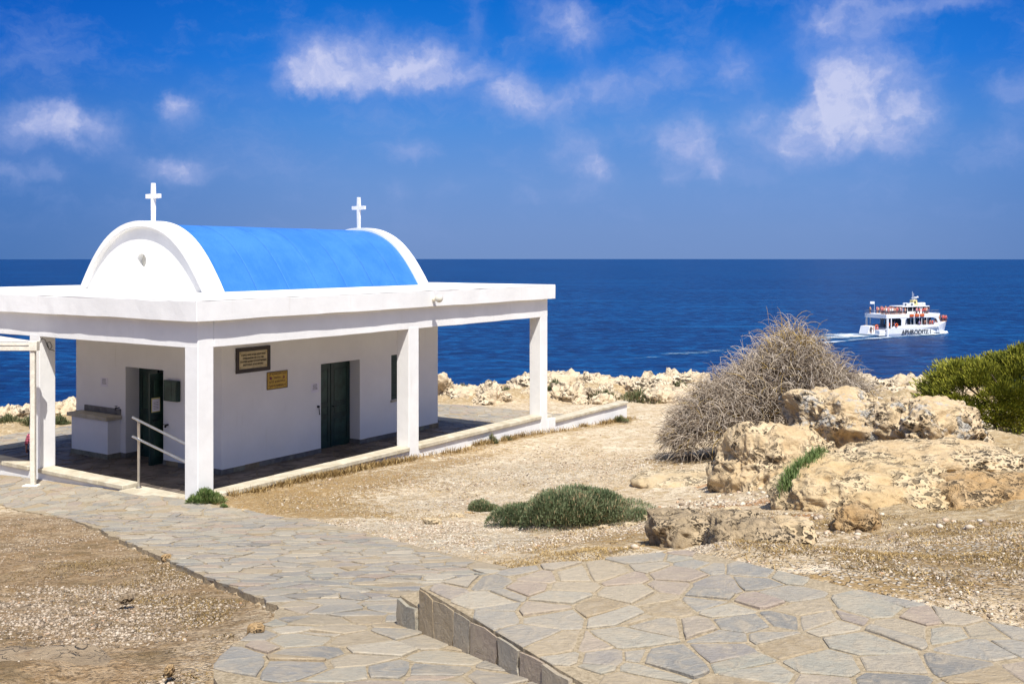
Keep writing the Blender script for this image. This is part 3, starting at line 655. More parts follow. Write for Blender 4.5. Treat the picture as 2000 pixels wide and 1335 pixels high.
# ------------------------------------------------------------------ chapel
S = M['plaster']
def wl(u, v, z): x, y = to_xy(u, v); return (x, y, z)
chapel = empty('chapel', (CX, CY, 0), ROT, 'small white chapel with a blue barrel roof, two crosses and an open columned porch', 'chapel')
LU, LV = 11.9, 10.26; CW = .36; BZ0, BZ1 = 2.736, 3.225; SZ0, SZ1 = 3.225, 3.615; OV = .16
U0, U1, V0, V1 = 2.67, 10.2, 2.5, 7.75; WZ0 = -.45
# walls with real openings
def wall_x(mb, u, t, v0, v1, z0, z1, holes):      # wall in plane u .. u+t, holes (v0,v1,z0,z1)
    cuts = sorted({v0, v1, *[h[0] for h in holes], *[h[1] for h in holes]})
    for a, b in zip(cuts, cuts[1:]):
        hs = [h for h in holes if h[0] <= a and h[1] >= b]
        if not hs: mb.box(u, u+t, a, b, z0, z1)
        for h in hs:
            if h[2] > z0: mb.box(u, u+t, a, b, z0, h[2])
            if h[3] < z1: mb.box(u, u+t, a, b, h[3], z1)
def wall_y(mb, v, t, u0, u1, z0, z1, holes):
    cuts = sorted({u0, u1, *[h[0] for h in holes], *[h[1] for h in holes]})
    for a, b in zip(cuts, cuts[1:]):
        hs = [h for h in holes if h[0] <= a and h[1] >= b]
        if not hs: mb.box(a, b, v, v+t, z0, z1)
        for h in hs:
            if h[2] > z0: mb.box(a, b, v, v+t, z0, h[2])
            if h[3] < z1: mb.box(a, b, v, v+t, h[3], z1)
T = .42
LD = (4.45, 5.82, -.5, 1.83); RD = (5.67, 7.04, -.5, 1.82); WN = (8.24, 9.06, .66, 1.83)
for nm, fn in (('wall', lambda m: wall_x(m, U0, T, V0, V1, WZ0, SZ0, [LD])), ('wall', lambda m: wall_y(m, V0, T, U0+T, U1-T, WZ0, SZ0, [RD, WN])),
               ('wall', lambda m: m.box(U1-T, U1, V0, V1, WZ0-.5, SZ0)), ('wall', lambda m: m.box(U0+T, U1-T, V1-T, V1, WZ0, SZ0))):
    mb = MB(); fn(mb); bmesh.ops.remove_doubles(mb.bm, verts=mb.bm.verts, dist=1e-4); mb.build(nm, M['plaster_wall'], chapel)
MB().box(U0+T, U1-T, V0+T, V1-T, -.5, -.32).build('inner_floor', M['base_stone'][3], chapel)
# columns
for u, vs in ((0, (0, 4.95, LV-CW)), (5.93, (0, LV-CW)), (LU-CW, (0, 4.95, LV-CW))):
    for v in vs:
        MB().box(u, u+CW, v, v+CW, -1.1, BZ0+.05, bev=.014).build('column', S, chapel)
def wavy_box(name, mat, x0, x1, y0, y1, z0, z1, parent, amp=.0045, step=.3, seed=0):
    """rendered masonry edge: box whose arrises wander by a few millimetres"""
    mb = MB(); mb.box(x0, x1, y0, y1, z0, z1, bev=.008, seg=1); bm = mb.bm
    for ax, L in ((0, x1-x0), (1, y1-y0)):
        if L < 1: continue
        n = int(L/step)
        for k in range(1, n):
            p = [0, 0, 0]; p[ax] = (x0, y0)[ax]+L*k/n; no = [0, 0, 0]; no[ax] = 1
            bmesh.ops.bisect_plane(bm, geom=bm.verts[:]+bm.edges[:]+bm.faces[:], plane_co=p, plane_no=no)
    P = np.array([v.co[:] for v in bm.verts]); d = np.stack([fbm(P*1.6+k*31+seed, 3, k+seed) for k in range(3)], 1)*amp*2.2
    for v, q in zip(bm.verts, d): v.co += Vector(q)
    return mb.build(name, mat, parent)
# beams on the columns, flush lengths butted
wavy_box('beam', S, 0, CW, 0, LV, BZ0, BZ1, chapel, seed=1)
wavy_box('beam', S, CW+.002, LU, 0, CW, BZ0, BZ1, chapel, seed=2)
wavy_box('beam', S, LU-CW, LU-.002, CW+.002, LV-CW-.002, BZ0, BZ1, chapel, seed=3)
wavy_box('beam', S, CW+.002, LU, LV-CW, LV, BZ0, BZ1, chapel, seed=4)
# roof slab: slightly dished top inside a low rendered edge
sl = wavy_box('roof_slab', [S], -OV, LU+OV, -OV, LV+OV, SZ0+.002, SZ1-.02, chapel, amp=.007, step=.25, seed=6)
mb = MB(); e = .05
mb.box(-OV+e, LU+OV-e, -OV+e, LV+OV-e, SZ1-.05, SZ1-.012); mb.build('roof_surface', M['roof_top'], chapel)
for (a, b, c, d) in ((-OV, LU+OV, -OV, -OV+e), (-OV, LU+OV, LV+OV-e, LV+OV), (-OV, -OV+e, -OV+e+.002, LV+OV-e-.002), (LU+OV-e, LU+OV, -OV+e+.002, LV+OV-e-.002)):
    wavy_box('parapet_edge', S, a-.003 if a < 0 and b > LU else a, b, c, d, SZ1-.022, SZ1-.002, chapel, amp=.003, seed=9)
# low walls with stone capping between the columns
def capwall(parent, axis, a, b, z, th=.30, out=.045, zb=-1.3, capname='capping', hidden=0, n=None, capz=.09, a0=0, wallname='low_wall'):
    def bx(m, p, q, o0, o1, z0, z1, **k):
        return m.box(p, q, o0, o1, z0, z1, **k) if axis == 'u' else m.box(o0, o1, p, q, z0, z1, **k)
    m = MB(); bx(m, a, b, .012, th, zb, z-capz-.001); m.build(wallname, S, parent)
    m = MB(); r = random.Random(int(a*10)); t = a+.002
    while t < b-.05:
        w = min(r.uniform(.75, 1.05), b-t); w = b-t if b-t-w < .3 else w
        dz = r.uniform(-.003, .004); bx(m, t, t+w-.006, -out+r.uniform(-.004, .004), th+.03, z-capz+dz, z+dz, bev=.01, seg=1); t += w
    m.build(capname, M['cap'], parent)
capwall(chapel, 'u', CW, 5.93, .055); capwall(chapel, 'u', 5.93+CW, LU-CW, .055)
capwall(chapel, 'v', 2.12, 4.95, .025, capz=.085); capwall(chapel, 'v', 4.95+CW, LV-CW, .03)
# worn threshold slab at the entrance
m = MB(); t = CW+.01
for w in (.62, .58, .54): m.box(-.16, .36, t, t+w-.008, -.16, -.045, bev=.018); t += w
th = m.build('threshold', M['cap'], chapel)
# skirting of stone pieces
def skirting(pts):
    r = random.Random(17)
    for (a, b, nrm) in pts:
        a, b = Vector(a), Vector(b); L = (b-a).length; d = (b-a)/L; n = Vector(nrm); t = 0; m = MB()
        while t < L-.02:
            w = min(r.uniform(.25, .5), L-t); w = L-t if L-t-w < .12 else w; p = a+d*(t+.002); q = a+d*(t+w-.002); o = n*.018
            x = sorted((p.x, q.x, p.x+o.x, q.x+o.x)); y = sorted((p.y, q.y, p.y+o.y, q.y+o.y))
            m.box(x[0], x[-1], y[0], y[-1], -.6, -.185+r.uniform(-.004, .004), mi=r.choice([0, 0, 0, 1, 1, 1, 2, 3])); t += w
        m.build('skirting', M['base_stone'], chapel)
D_DEP = .37
skirting([((U0, V0-.018), (U0, LD[0]), (-1, 0)), ((U0, LD[1]), (U0, 5.98), (-1, 0)), ((U0, 7.42), (U0, V1), (-1, 0)), ((U0-.018, V0), (RD[0], V0), (0, -1)), ((RD[1], V0), (U1+.018, V0), (0, -1)),
          ((RD[1], V0-.018), (RD[1], V0+D_DEP), (-1, 0)), ((U0-.018, LD[1]), (U0+D_DEP, LD[1]), (0, -1)), ((U1, V0), (U1, V1), (1, 0))])
# doors
def door_leaf(name, w, h, parent, M4, th=.045, seed=0):
    """panelled leaf in local x (width) z (height), face towards -y"""
    m = MB(); st = .09
    m.box(0, w, 0, th-.012, 0, h)
    for x0, x1 in ((0, st), (w-st, w)): m.box(x0, x1, -.012, 0, 0, h, bev=.003, seg=1)
    zs = [0, .14, .72, .80, 1.02, 1.10, h-.12, h]
    for z0, z1 in ((0, .14), (.72, .80), (1.02, 1.10), (h-.12, h)): m.box(st, w-st, -.012, 0, z0, z1, bev=.003, seg=1)
    o = m.build(name, M['door'], parent); o.matrix_local = M4
    m = MB()
    for z0, z1 in ((.17, .69), (.83, .99), (1.13, h-.15)): m.box(st+.03, w-st-.03, -.009, .001, z0, z1, bev=.006, seg=1)
    m.build('door_panel', M['door_panel'], o); return o
def mat_uv(u, v, z, ang): return Matrix.Translation((u, v, z)) @ Matrix.Rotation(ang, 4, 'Z')
h_ = 2.10
dw = (RD[1]-RD[0]-.06)/2
m = MB(); m.box(RD[0], RD[0]+.03, V0+D_DEP-.03, V0+T, -.3, RD[3]); m.box(RD[1]-.03, RD[1], V0+D_DEP-.03, V0+T, -.3, RD[3]); m.box(RD[0]+.03, RD[1]-.03, V0+D_DEP-.03, V0+T, RD[3]-.03, RD[3]); m.build('door_frame', M['door'], chapel)
a = door_leaf('door', dw, h_-.04, chapel, mat_uv(RD[0]+.03, V0+D_DEP-.015, -.3, 0)); b = door_leaf('door', dw, h_-.04, chapel, mat_uv(RD[0]+.032+dw, V0+D_DEP-.03, -.3, 0))
m = MB(); m.cyl((.06, -.012, 1.0), (.06, -.06, 1.0), .012); m.cyl((.06, -.055, 1.0), (.17, -.055, 1.0), .01); m.build('handle', M['dark'], b)
m = MB(); m.box(U0+D_DEP, U0+T, LD[0], LD[0]+.04, -.3, LD[3]); m.box(U0+D_DEP, U0+T, LD[1]-.04, LD[1], -.3, LD[3]); m.box(U0+D_DEP, U0+T, LD[0]+.04, LD[1]-.04, LD[3]-.04, LD[3]); m.build('door_frame', M['door'], chapel)
a = door_leaf('door', .645, h_-.05, chapel, mat_uv(U0+D_DEP+.0, LD[1]-.04, -.29, -math.pi/2)); a.name = 'door'
b = door_leaf('door', .645, h_-.05, chapel, mat_uv(U0+D_DEP-.645, LD[0]+.12, -.29, math.radians(3)))
m = MB(); m.cyl((.08, -.012, 1.0), (.08, -.07, 1.0), .013); m.cyl((.08, -.062, 1.0), (.2, -.062, 1.0), .011); m.build('handle', M['dark'], b)
# shuttered window
m = MB(); m.box(WN[0], WN[1], V0+.10, V0+.14, WN[2], WN[3])
w2 = m.build('window', M['shutter'], chapel)
m = MB()
for x0 in (WN[0]+.01, (WN[0]+WN[1])/2+.005):
    x1 = x0+(WN[1]-WN[0])/2-.02; m.box(x0, x0+.05, V0+.06, V0+.10, WN[2]+.02, WN[3]-.01); m.box(x1-.05, x1, V0+.06, V0+.10, WN[2]+.02, WN[3]-.01)
    for z in (WN[2]+.02, WN[3]-.07): m.box(x0+.05, x1-.05, V0+.06, V0+.10, z, z+.06)
    z = WN[2]+.1
    while z < WN[3]-.09: m.box(x0+.05, x1-.05, V0+.07, V0+.095, z, z+.035); z += .05
m.build('shutter', M['shutter'], w2)
MB().box(WN[0]-.03, WN[1]+.03, V0-.04, V0+.12, WN[2]-.05, WN[2]-.001, bev=.006, seg=1).build('sill', M['cap'], w2)
# barrel roof and the two gable arches
VC = 5.32
OUTL = [(0, 5.22), (.2, 5.212), (.4, 5.185), (.6, 5.14), (.8, 5.07), (1.0, 4.975), (1.2, 4.855), (1.42, 4.68), (1.62, 4.475), (1.8, 4.26), (1.97, 4.02), (2.12, 3.80), (2.25, 3.58)]
def curve(pts, n):
    xs, zs = zip(*pts); s = [0]
    for a, b in zip(pts, pts[1:]): s.append(s[-1]+math.dist(a, b))
    t = np.linspace(0, s[-1], n); return list(zip(np.interp(t, s, xs), np.interp(t, s, zs)))
def smooth_curve(pts, n):
    c = np.array(curve(pts, 80)); k = np.ones(9)/9; p = np.vstack([c[1:9][::-1]*[-1, 1], c, c[-1]+(c[-1]-c[-9:-1][::-1])]); q = np.stack([np.convolve(p[:, i], k, 'same')[8:-8] for i in (0, 1)], 1); q[0, 0] = 0; return curve([tuple(v) for v in q], n)
OUTL = [(x*1.035, z) for x, z in OUTL]; half = smooth_curve(OUTL, 22)
INL = [(0, 5.075), (.2, 5.068), (.4, 5.042), (.6, 4.995), (.8, 4.925), (1.0, 4.83), (1.2, 4.705), (1.42, 4.53), (1.62, 4.335), (1.8, 4.13), (1.97, 3.91), (2.12, 3.69), (2.19, 3.58)]
ihalf = smooth_curve(INL, 22)
full = [(-x, z) for x, z in half[::-1]]+half[1:]; ifull = [(-x, z) for x, z in ihalf[::-1]]+ihalf[1:]
def arch(ua, ub, ti, seed):
    m = MB(); bm = m.bm; n = len(full); A = []
    for u in (ua, ub): A.append(([bm.verts.new((u, VC+x, z)) for x, z in full], [bm.verts.new((u, VC+x, z)) for x, z in ifull]))
    for i in range(n-1):
        (o0, i0), (o1, i1) = A
        bm.faces.new((o0[i], o0[i+1], i0[i+1], i0[i])); bm.faces.new((o1[i+1], o1[i], i1[i], i1[i+1])); bm.faces.new((o0[i+1], o0[i], o1[i], o1[i+1])); bm.faces.new((i0[i], i0[i+1], i1[i+1], i1[i]))
    bmesh.ops.recalc_face_normals(bm, faces=bm.faces); r = bmesh.ops.bevel(bm, geom=[e for e in bm.edges if not e.is_boundary and e.calc_face_angle(0) > 1.2], offset=.012, segments=2, affect='EDGES')
    return m.build('arch', S, chapel, smooth=True)
arch(2.67, 3.2, 1, 1); arch(10.05, 10.47, 1, 2)
# gable infill with a round porthole
def gable(u0, u1, hole):
    m = MB(); bm = m.bm; hc, hr = (VC+.07, 4.29), .17; n = 28; N = len(ifull)
    prof = [(VC+x, z) for x, z in ifull]+[(VC+2.19-4.38*k/12, 3.56) for k in np.linspace(0, 12, 49)]; prof[-1] = (VC-2.19, 3.56)
    K = len(prof)
    def ang_(p): return math.atan2(p[1]-hc[1], p[0]-hc[0])
    for u, flip in ((u0, 0), (u1, 1)):
        outer = [bm.verts.new((u, p[0], p[1])) for p in prof]
        if hole:
            inner = [bm.verts.new((u, hc[0]+hr*math.cos(ang_(p)), hc[1]+hr*math.sin(ang_(p)))) for p in prof]
            for i in range(K): j = (i+1) % K; bm.faces.new((outer[i], outer[j], inner[j], inner[i]))
            if flip == 0: keep = inner
            else:
                for i in range(K): j = (i+1) % K; bm.faces.new((keep[i], keep[j], inner[j], inner[i]))
        else: bm.faces.new(outer)
    bmesh.ops.remove_doubles(bm, verts=bm.verts, dist=1e-4)
    return m.build('gable_wall', S, chapel)
g1 = gable(2.79, 3.1, True); gable(10.1, 10.35, False)
m = MB(); m.cyl((2.93, VC+.07, 4.29), (2.945, VC+.07, 4.29), .169, 28); m.build('porthole_pane', M['globe'], g1)
# blue vault, faintly seamed
nU = 40; us = np.linspace(3.201, 10.049, nU); V = []; prof = [(x*.975, z-.075*(z-3.3)/1.9) for x, z in full]; prof = [(x, z) for x, z in prof]; prof[0] = (prof[0][0], 3.58); prof[-1] = (prof[-1][0], 3.58)
for u in us:
    for x, z in prof: V.append((u, VC+x, z))
V = np.array(V); V[:, 2] += fbm(V*.9, 3, 4)*.008; nP = len(prof)
ix = np.arange(nU*nP).reshape(nU, nP); Fc = np.stack([ix[:-1, :-1], ix[1:, :-1], ix[1:, 1:], ix[:-1, 1:]], -1).reshape(-1, 4)
vault = np_mesh('barrel_roof', V, Fc, M['blue'], chapel, smooth=True)
m = MB()
for u in (4.2, 5.2, 6.2, 7.2, 8.2, 9.2):
    w_ = .014
    m = MB()
    for i in range(nP-1):
        (x0, z0), (x1, z1) = prof[i], prof[i+1]; k = .004
        m.bm.faces.new([m.bm.verts.new(p) for p in ((u-w_, VC+x0*(1+k), z0+k), (u+w_, VC+x0*(1+k), z0+k), (u+w_, VC+x1*(1+k), z1+k), (u-w_, VC+x1*(1+k), z1+k))])
    m.build('roof_seam', M['blue_seam'], vault)
# crosses
def cross(u):
    m = MB(); h = .90; t = .04
    out_ = [(-t, 0), (t, 0), (t, .545), (.245, .545), (.245, .645), (t, .645), (t, h), (-t, h), (-t, .645), (-.245, .645), (-.245, .545), (-t, .545)]
    m.prism([(VC+x, 5.20+z) for x, z in out_], 'x', u-.04, u+.04); bmesh.ops.bevel(m.bm, geom=m.bm.edges[:], offset=.006, segments=1, affect='EDGES')
    return m.build('cross', S, chapel)
cross(3.06); cross(10.1)
# stone counter built against the front wall
ct = empty('washing_counter', wl(2.49, 6.7, -.3), ROT, 'low white counter with a grey stone top against the left chapel wall', 'counter')
m = MB(); m.box(-.16, .178, -.69, .72, -.15, .90, bev=.01); m.build('counter_body', M['plaster_wall'], ct)
m = MB(); m.box(-.175, -.16, -.70, .73, -.1, .12); m.box(-.175, .178, -.71, -.691, -.1, .12); m.build('skirting', M['base_stone'][3], ct)
m = MB(); m.box(-.24, .178, -.76, .80, .902, .99, bev=.012); m.build('counter_top', M['cap'], ct)
m = MB(); m.box(.135, .178, -.72, .66, .992, 1.13, bev=.006); m.build('splashback', M['base_stone'][0], ct)
m = MB(); m.cyl((.18, 0, 0), (.06, 0, 0), .013); m.cyl((.07, 0, .0), (.07, 0, -.05), .011); m.cyl((.09, 0, .0), (.09, 0, .04), .008); m.box(.07, .11, -.03, .03, .04, .05)
tp = m.build('water_tap', M['dark']); tp.location = wl(2.49, 6.05, .86); tp.rotation_euler = (0, 0, ROT); tag(tp, 'dark water tap on the wall at the right end of the stone counter', 'tap')
# wall mounted things
def wallbox(name, label, cat, u, v, z, w, h, d, mat, facing, extra=None):
    """facing 'v': hangs on the wall in plane v, width along u; facing 'u': on the wall in plane u"""
    rz = ROT if facing == 'v' else ROT-math.pi/2
    e = empty(name, wl(u, v, z), rz, label, cat)      # local x along the wall to the right, -y out of the wall
    return e
def framed(e, w, h, fw, mf, mi_, d=.035):
    m = MB(); m.box(-w/2, w/2, -d, -.002, 0, fw, bev=.004, seg=1); m.box(-w/2, w/2, -d, -.002, h-fw, h, bev=.004, seg=1); m.box(-w/2, -w/2+fw, -d, -.002, fw+.001, h-fw-.001, bev=.004, seg=1); m.box(w/2-fw, w/2, -d, -.002, fw+.001, h-fw-.001, bev=.004, seg=1)
    m.build('frame', mf, e); MB().box(-w/2+fw-.005, w/2-fw+.005, -d*.55, -.003, fw-.005, h-fw+.005).build('plate', mi_, e)
p1 = wallbox('framed_plaque', 'marble plaque with four engraved lines in a thick dark frame', 'plaque', 3.545, V0, 1.835, .99, .555, .04, None, 'v')
framed(p1, .99, .555, .085, M['frame'], M['marble'])
TX = lambda x, z, y=-.0225: Matrix.Translation((x, y, z)) @ Matrix.Rotation(math.radians(90), 4, 'X')
for k, (ln, w) in enumerate((('Ο ΙΕΡΟΣ ΝΑΟΣ ΑΓΙΩΝ ΑΝΑΡΓΥΡΩΝ', .70), ('ΑΝΕΚΑΙΝΙΣΘΗ ΕΝ ΕΤΕΙ 1980', .60), ('ΤΗ ΕΥΓΕΝΕΙ ΔΑΠΑΝΗ ΤΟΥ ΣΤΑΥΡΟΔΡΟΜΟΥ', .76), ('ΒΑΠΤΙΣΕΩΣ ΑΓΙΑΣ ΜΑΡΙΑΣ', .58))):
    text_mesh('lettering', ln, .058, M['ink'], p1, TX(0, .385-k*.072), .001, width=w, bold=.001)
for x in (-.37, .37):
    for z in (.12, .435): MB().cyl((x, -.02, z), (x, -.03, z), .011, 10).build('stud', M['brass'], p1)
p2 = wallbox('brass_plaque', 'small yellow brass plaque right below the framed marble one', 'plaque', 4.265, V0, 1.385, .63, .40, .02, None, 'v')
framed(p2, .63, .40, .018, M['brass_edge'], M['brass'], .022)
TB = lambda x, z: TX(x, z, -.0125)
for ln, w, z, s in (('Ι.Μ ΚΩΝΣΤΑΝΤΙΑΣ', .52, .345, .05), ('ΕΝΟΡΙΑ', .20, .255, .055), ('ΑΓΙΟΥ ΔΗΜΗΤΡΙΟΥ', .50, .165, .06), ('ΠΑΡΑΛΙΜΝΙΟΥ', .53, .075, .065)):
    text_mesh('lettering', ln, s, M['brown_ink'], p2, TB(0, z), .001, width=w, bold=.0012)
m = MB(); m.cyl((-.20, -.012, .255), (-.20, -.0145, .255), .036, 18); m.build('round_emblem', M['red_ink'], p2)
m = MB(); m.prism([(.17, .225), (.23, .225), (.22, .27), (.2, .295), (.18, .27)], 'y', -.0145, -.012); m.build('pointed_emblem', M['red_ink'], p2)
def notice(u, v, z, w, h, facing, label, mat='paper', rz=None, lines=5):
    e = empty('paper_notice', wl(u, v, z), (ROT if facing == 'v' else ROT-math.pi/2) if rz is None else rz, label, 'notice')
    m = MB(); m.box(-w/2, w/2, -.006, -.003, 0, h); m.build('sheet', M['paper'], e)
    m = MB(); r = random.Random(3)
    for k in range(lines): ww = w*.36*r.uniform(.6, 1); zz = h*(.82-.13*k); m.box(-ww, ww, -.0068, -.0062, zz, zz+h*.045)
    m.build('print', M['ink'] if mat == 'paper' else M['ink'], e)
    return e
notice(5.47, V0, 1.17, .26, .22, 'v', 'white paper notice on the wall beside the right hand green door')
notice(U0, 6.63, 1.31, .27, .21, 'u', 'white paper notice on the wall above the stone counter')
e = empty('door_notice', wl(U0+D_DEP-.50, LD[0]+.10, .92), ROT+math.radians(3), 'pale sheet in a yellow plastic pocket on the open green door leaf', 'notice')
MB().box(-.12, .12, -.008, -.004, -.02, .30, bev=.001, seg=1).build('pocket', M['folder'], e); MB().box(-.10, .105, -.011, -.0085, 0, .27).build('sheet', M['paper'], e)
m = MB(); [m.box(-.07, .07, -.0118, -.0112, .05+.035*k, .058+.035*k) for k in range(5)]; m.build('print', M['ink'], e)
e = empty('wall_box', wl(U0, 4.085, 1.17), ROT-math.pi/2, 'dark green wooden box on the wall right of the left door', 'box')
m = MB(); m.box(-.235, .235, -.10, -.002, 0, .46, bev=.006, seg=1); m.build('case', M['door'], e)
m = MB(); m.box(-.21, .045, -.112, -.101, .03, .43, bev=.003, seg=1); m.box(.055, .21, -.112, -.101, .03, .43, bev=.003, seg=1); m.build('lid', M['door_panel'], e)
m = MB(); m.cyl((0, 0, 0), (0, -.045, 0), .028, 14); m.cyl((0, -.04, .0), (0, -.06, -.17), .010, 8); m.ball((0, -.06, -.175), .016, 2)
o = m.build('door_bell', M['dark']); o.location = wl(5.565, V0, .82); o.rotation_euler = (0, 0, ROT); tag(o, 'small dark iron door pull on the wall left of the right door', 'bell pull')
m = MB(); m.cyl((0, 0, 0), (0, -.07, 0), .02, 12); m.ball((0, -.075, -.03), .028, 2); m.cyl((0, -.05, 0), (-.13, -.06, .01), .009, 8)
o = m.build('door_holder', M['dark']); o.location = wl(U0, 4.28, .62); o.rotation_euler = (0, 0, ROT-math.pi/2); tag(o, 'black iron door holder on the wall below the green box', 'door hook')
# globe lamp on the fascia
e = empty('wall_lamp', wl(6.62, -OV, 3.40), ROT, 'round milky glass wall lamp on the white roof edge', 'lamp')
m = MB(); m.cyl((0, 0, .0), (0, -.05, 0), .05, 16); m.cyl((0, -.04, -.0), (0, -.09, .02), .025, 12); m.build('bracket', M['cream_metal'], e)
m = MB(); m.ball((0, -.17, .02), .095, 3); m.build('globe', M['globe'], e, smooth=True)
# handrail at the entrance
e = empty('handrail', wl(.2, 1.96, -.04), ROT, 'stainless steel double handrail sloping down beside the entrance step', 'handrail')
m = MB(); m.cyl((0, 0, 0), (0, 0, 1.24), .026, 16); m.cyl((0, 0, 0), (0, 0, .012), .06, 16); m.build('post', M['steel'], e, smooth=True)
for z0, z1, nm in ((1.33, .985), (.965, .655)) and ((1.335, .985, 'upper'), (.97, .655, 'lower')):
    m = MB(); s_ = (z1-z0)/(-1.55); y0, y1 = .14, -1.60; zz = lambda y: z0+(y-.12)*s_
    m.cyl((-.035, y0, zz(y0)), (-.035, y1, zz(y1)), .023, 16); m.build('rail', M['steel'], e, smooth=True)
    m = MB(); m.cyl((0, .0, zz(0)-.10), (-.035, 0, zz(0)-.02), .010, 8); m.build('rail_bracket', M['steel'], e)
# low wall running on past the porch
e = empty('low_wall', (CX, CY, 0), ROT, 'low white boundary wall with stone capping running right from the last column', 'wall')
m = MB(); m.box(LU+.002, 12.28, -.03, .36, -1.4, -.10, bev=.008, seg=1); m.build('pier', S, e)
capwall(e, 'u', 12.285, 16.64, -.155, zb=-1.5, wallname='wall_body', th=.27, capz=.08)
m = MB(); m.box(LU-.005, 12.30, .1, .42, -.098, -.02, bev=.006); m.build('pier_cap', M['cap'], e)
# canopy at the left
pb = (-9.55, 20.55); pz = float(base(*pb))
e = empty('canopy', (pb[0], pb[1], pz), 0, 'cream fabric sun canopy on a painted metal post at the left column', 'canopy')
m = MB(); m.box(-.045, .045, -.045, .045, .03, 2.86, bev=.012); m.build('post', M['cream_metal'], e)
m = MB(); m.box(-.20, .12, -.09, .09, -.02, .03, bev=.02); m.build('foot_plate', M['cream_metal'], e)
m = MB(); m.box(-3.3, .065, -.05, .05, 2.70, 2.79, bev=.01); m.box(-3.3, .03, -.062, .04, 2.80, 2.865, bev=.01); m.box(-.06, .10, -.075, .075, 2.70, 2.89, bev=.01); m.build('front_beam', M['cream_metal'], e)
m = MB(); m.box(-3.3, -3.2, .08, 1.8, 2.72, 2.79); m.build('side_beam', M['cream_metal'], e)
m = MB(); m.box(-3.29, -3.2, -.045, .045, -.1, 2.69); m.build('rear_post', M['cream_metal'], e)
V = []; Fs = []; nx, ny = 24, 12
for i in range(nx+1):
    for j in range(ny+1):
        a = i/nx; b = j/ny; x = -3.25*a; yy = -.02+(.12+.62*3.25*a)*b; s_ = math.sin(math.pi*min(1, a))**.6 if a > 0 else 0
        zt = 2.875+.05*min(1, a*2.2)*b+.08*math.sin(math.pi*b)*min(1, a*3); V.append((x, yy, zt))
for i in range(nx):
    for j in range(ny): k = i*(ny+1)+j; Fs.append((k, k+ny+1, k+ny+2, k+1))
fb = np_mesh('fabric_roof', V, Fs, M['fabric'], e, smooth=True); sd_ = fb.modifiers.new('Solidify', 'SOLIDIFY'); sd_.thickness = .006
# loose wire at the column head
def tube(name, pts, r, mat, parent=None, seg=6):
    cu = bpy.data.curves.new(name, 'CURVE'); cu.dimensions = '3D'; sp = cu.splines.new('POLY'); sp.points.add(len(pts)-1)
    for p, q in zip(sp.points, pts): p.co = (*q, 1)
    cu.bevel_depth = r; cu.bevel_resolution = 2; o = bpy.data.objects.new(name, cu); COL.objects.link(o); bpy.context.view_layer.update()
    me = bpy.data.meshes.new_from_object(o.evaluated_get(bpy.context.evaluated_depsgraph_get())); bpy.data.objects.remove(o); me.materials.clear(); return link_mesh(name, me, mat, parent)
pts = [wl(*p) for p in [(-.03, 4.94, 2.62), (.05, 4.93, 2.70), (.12, 4.93, 2.66), (.17, 4.93, 2.52), (.22, 4.93, 2.45), (.27, 4.93, 2.52), (.22, 4.93, 2.62), (.16, 4.93, 2.60), (.20, 4.93, 2.47), (.33, 4.93, 2.42)]]
tag(tube('loose_cable', pts, .006, M['dark']), 'thin dark cable looped at the top of the left column', 'cable')

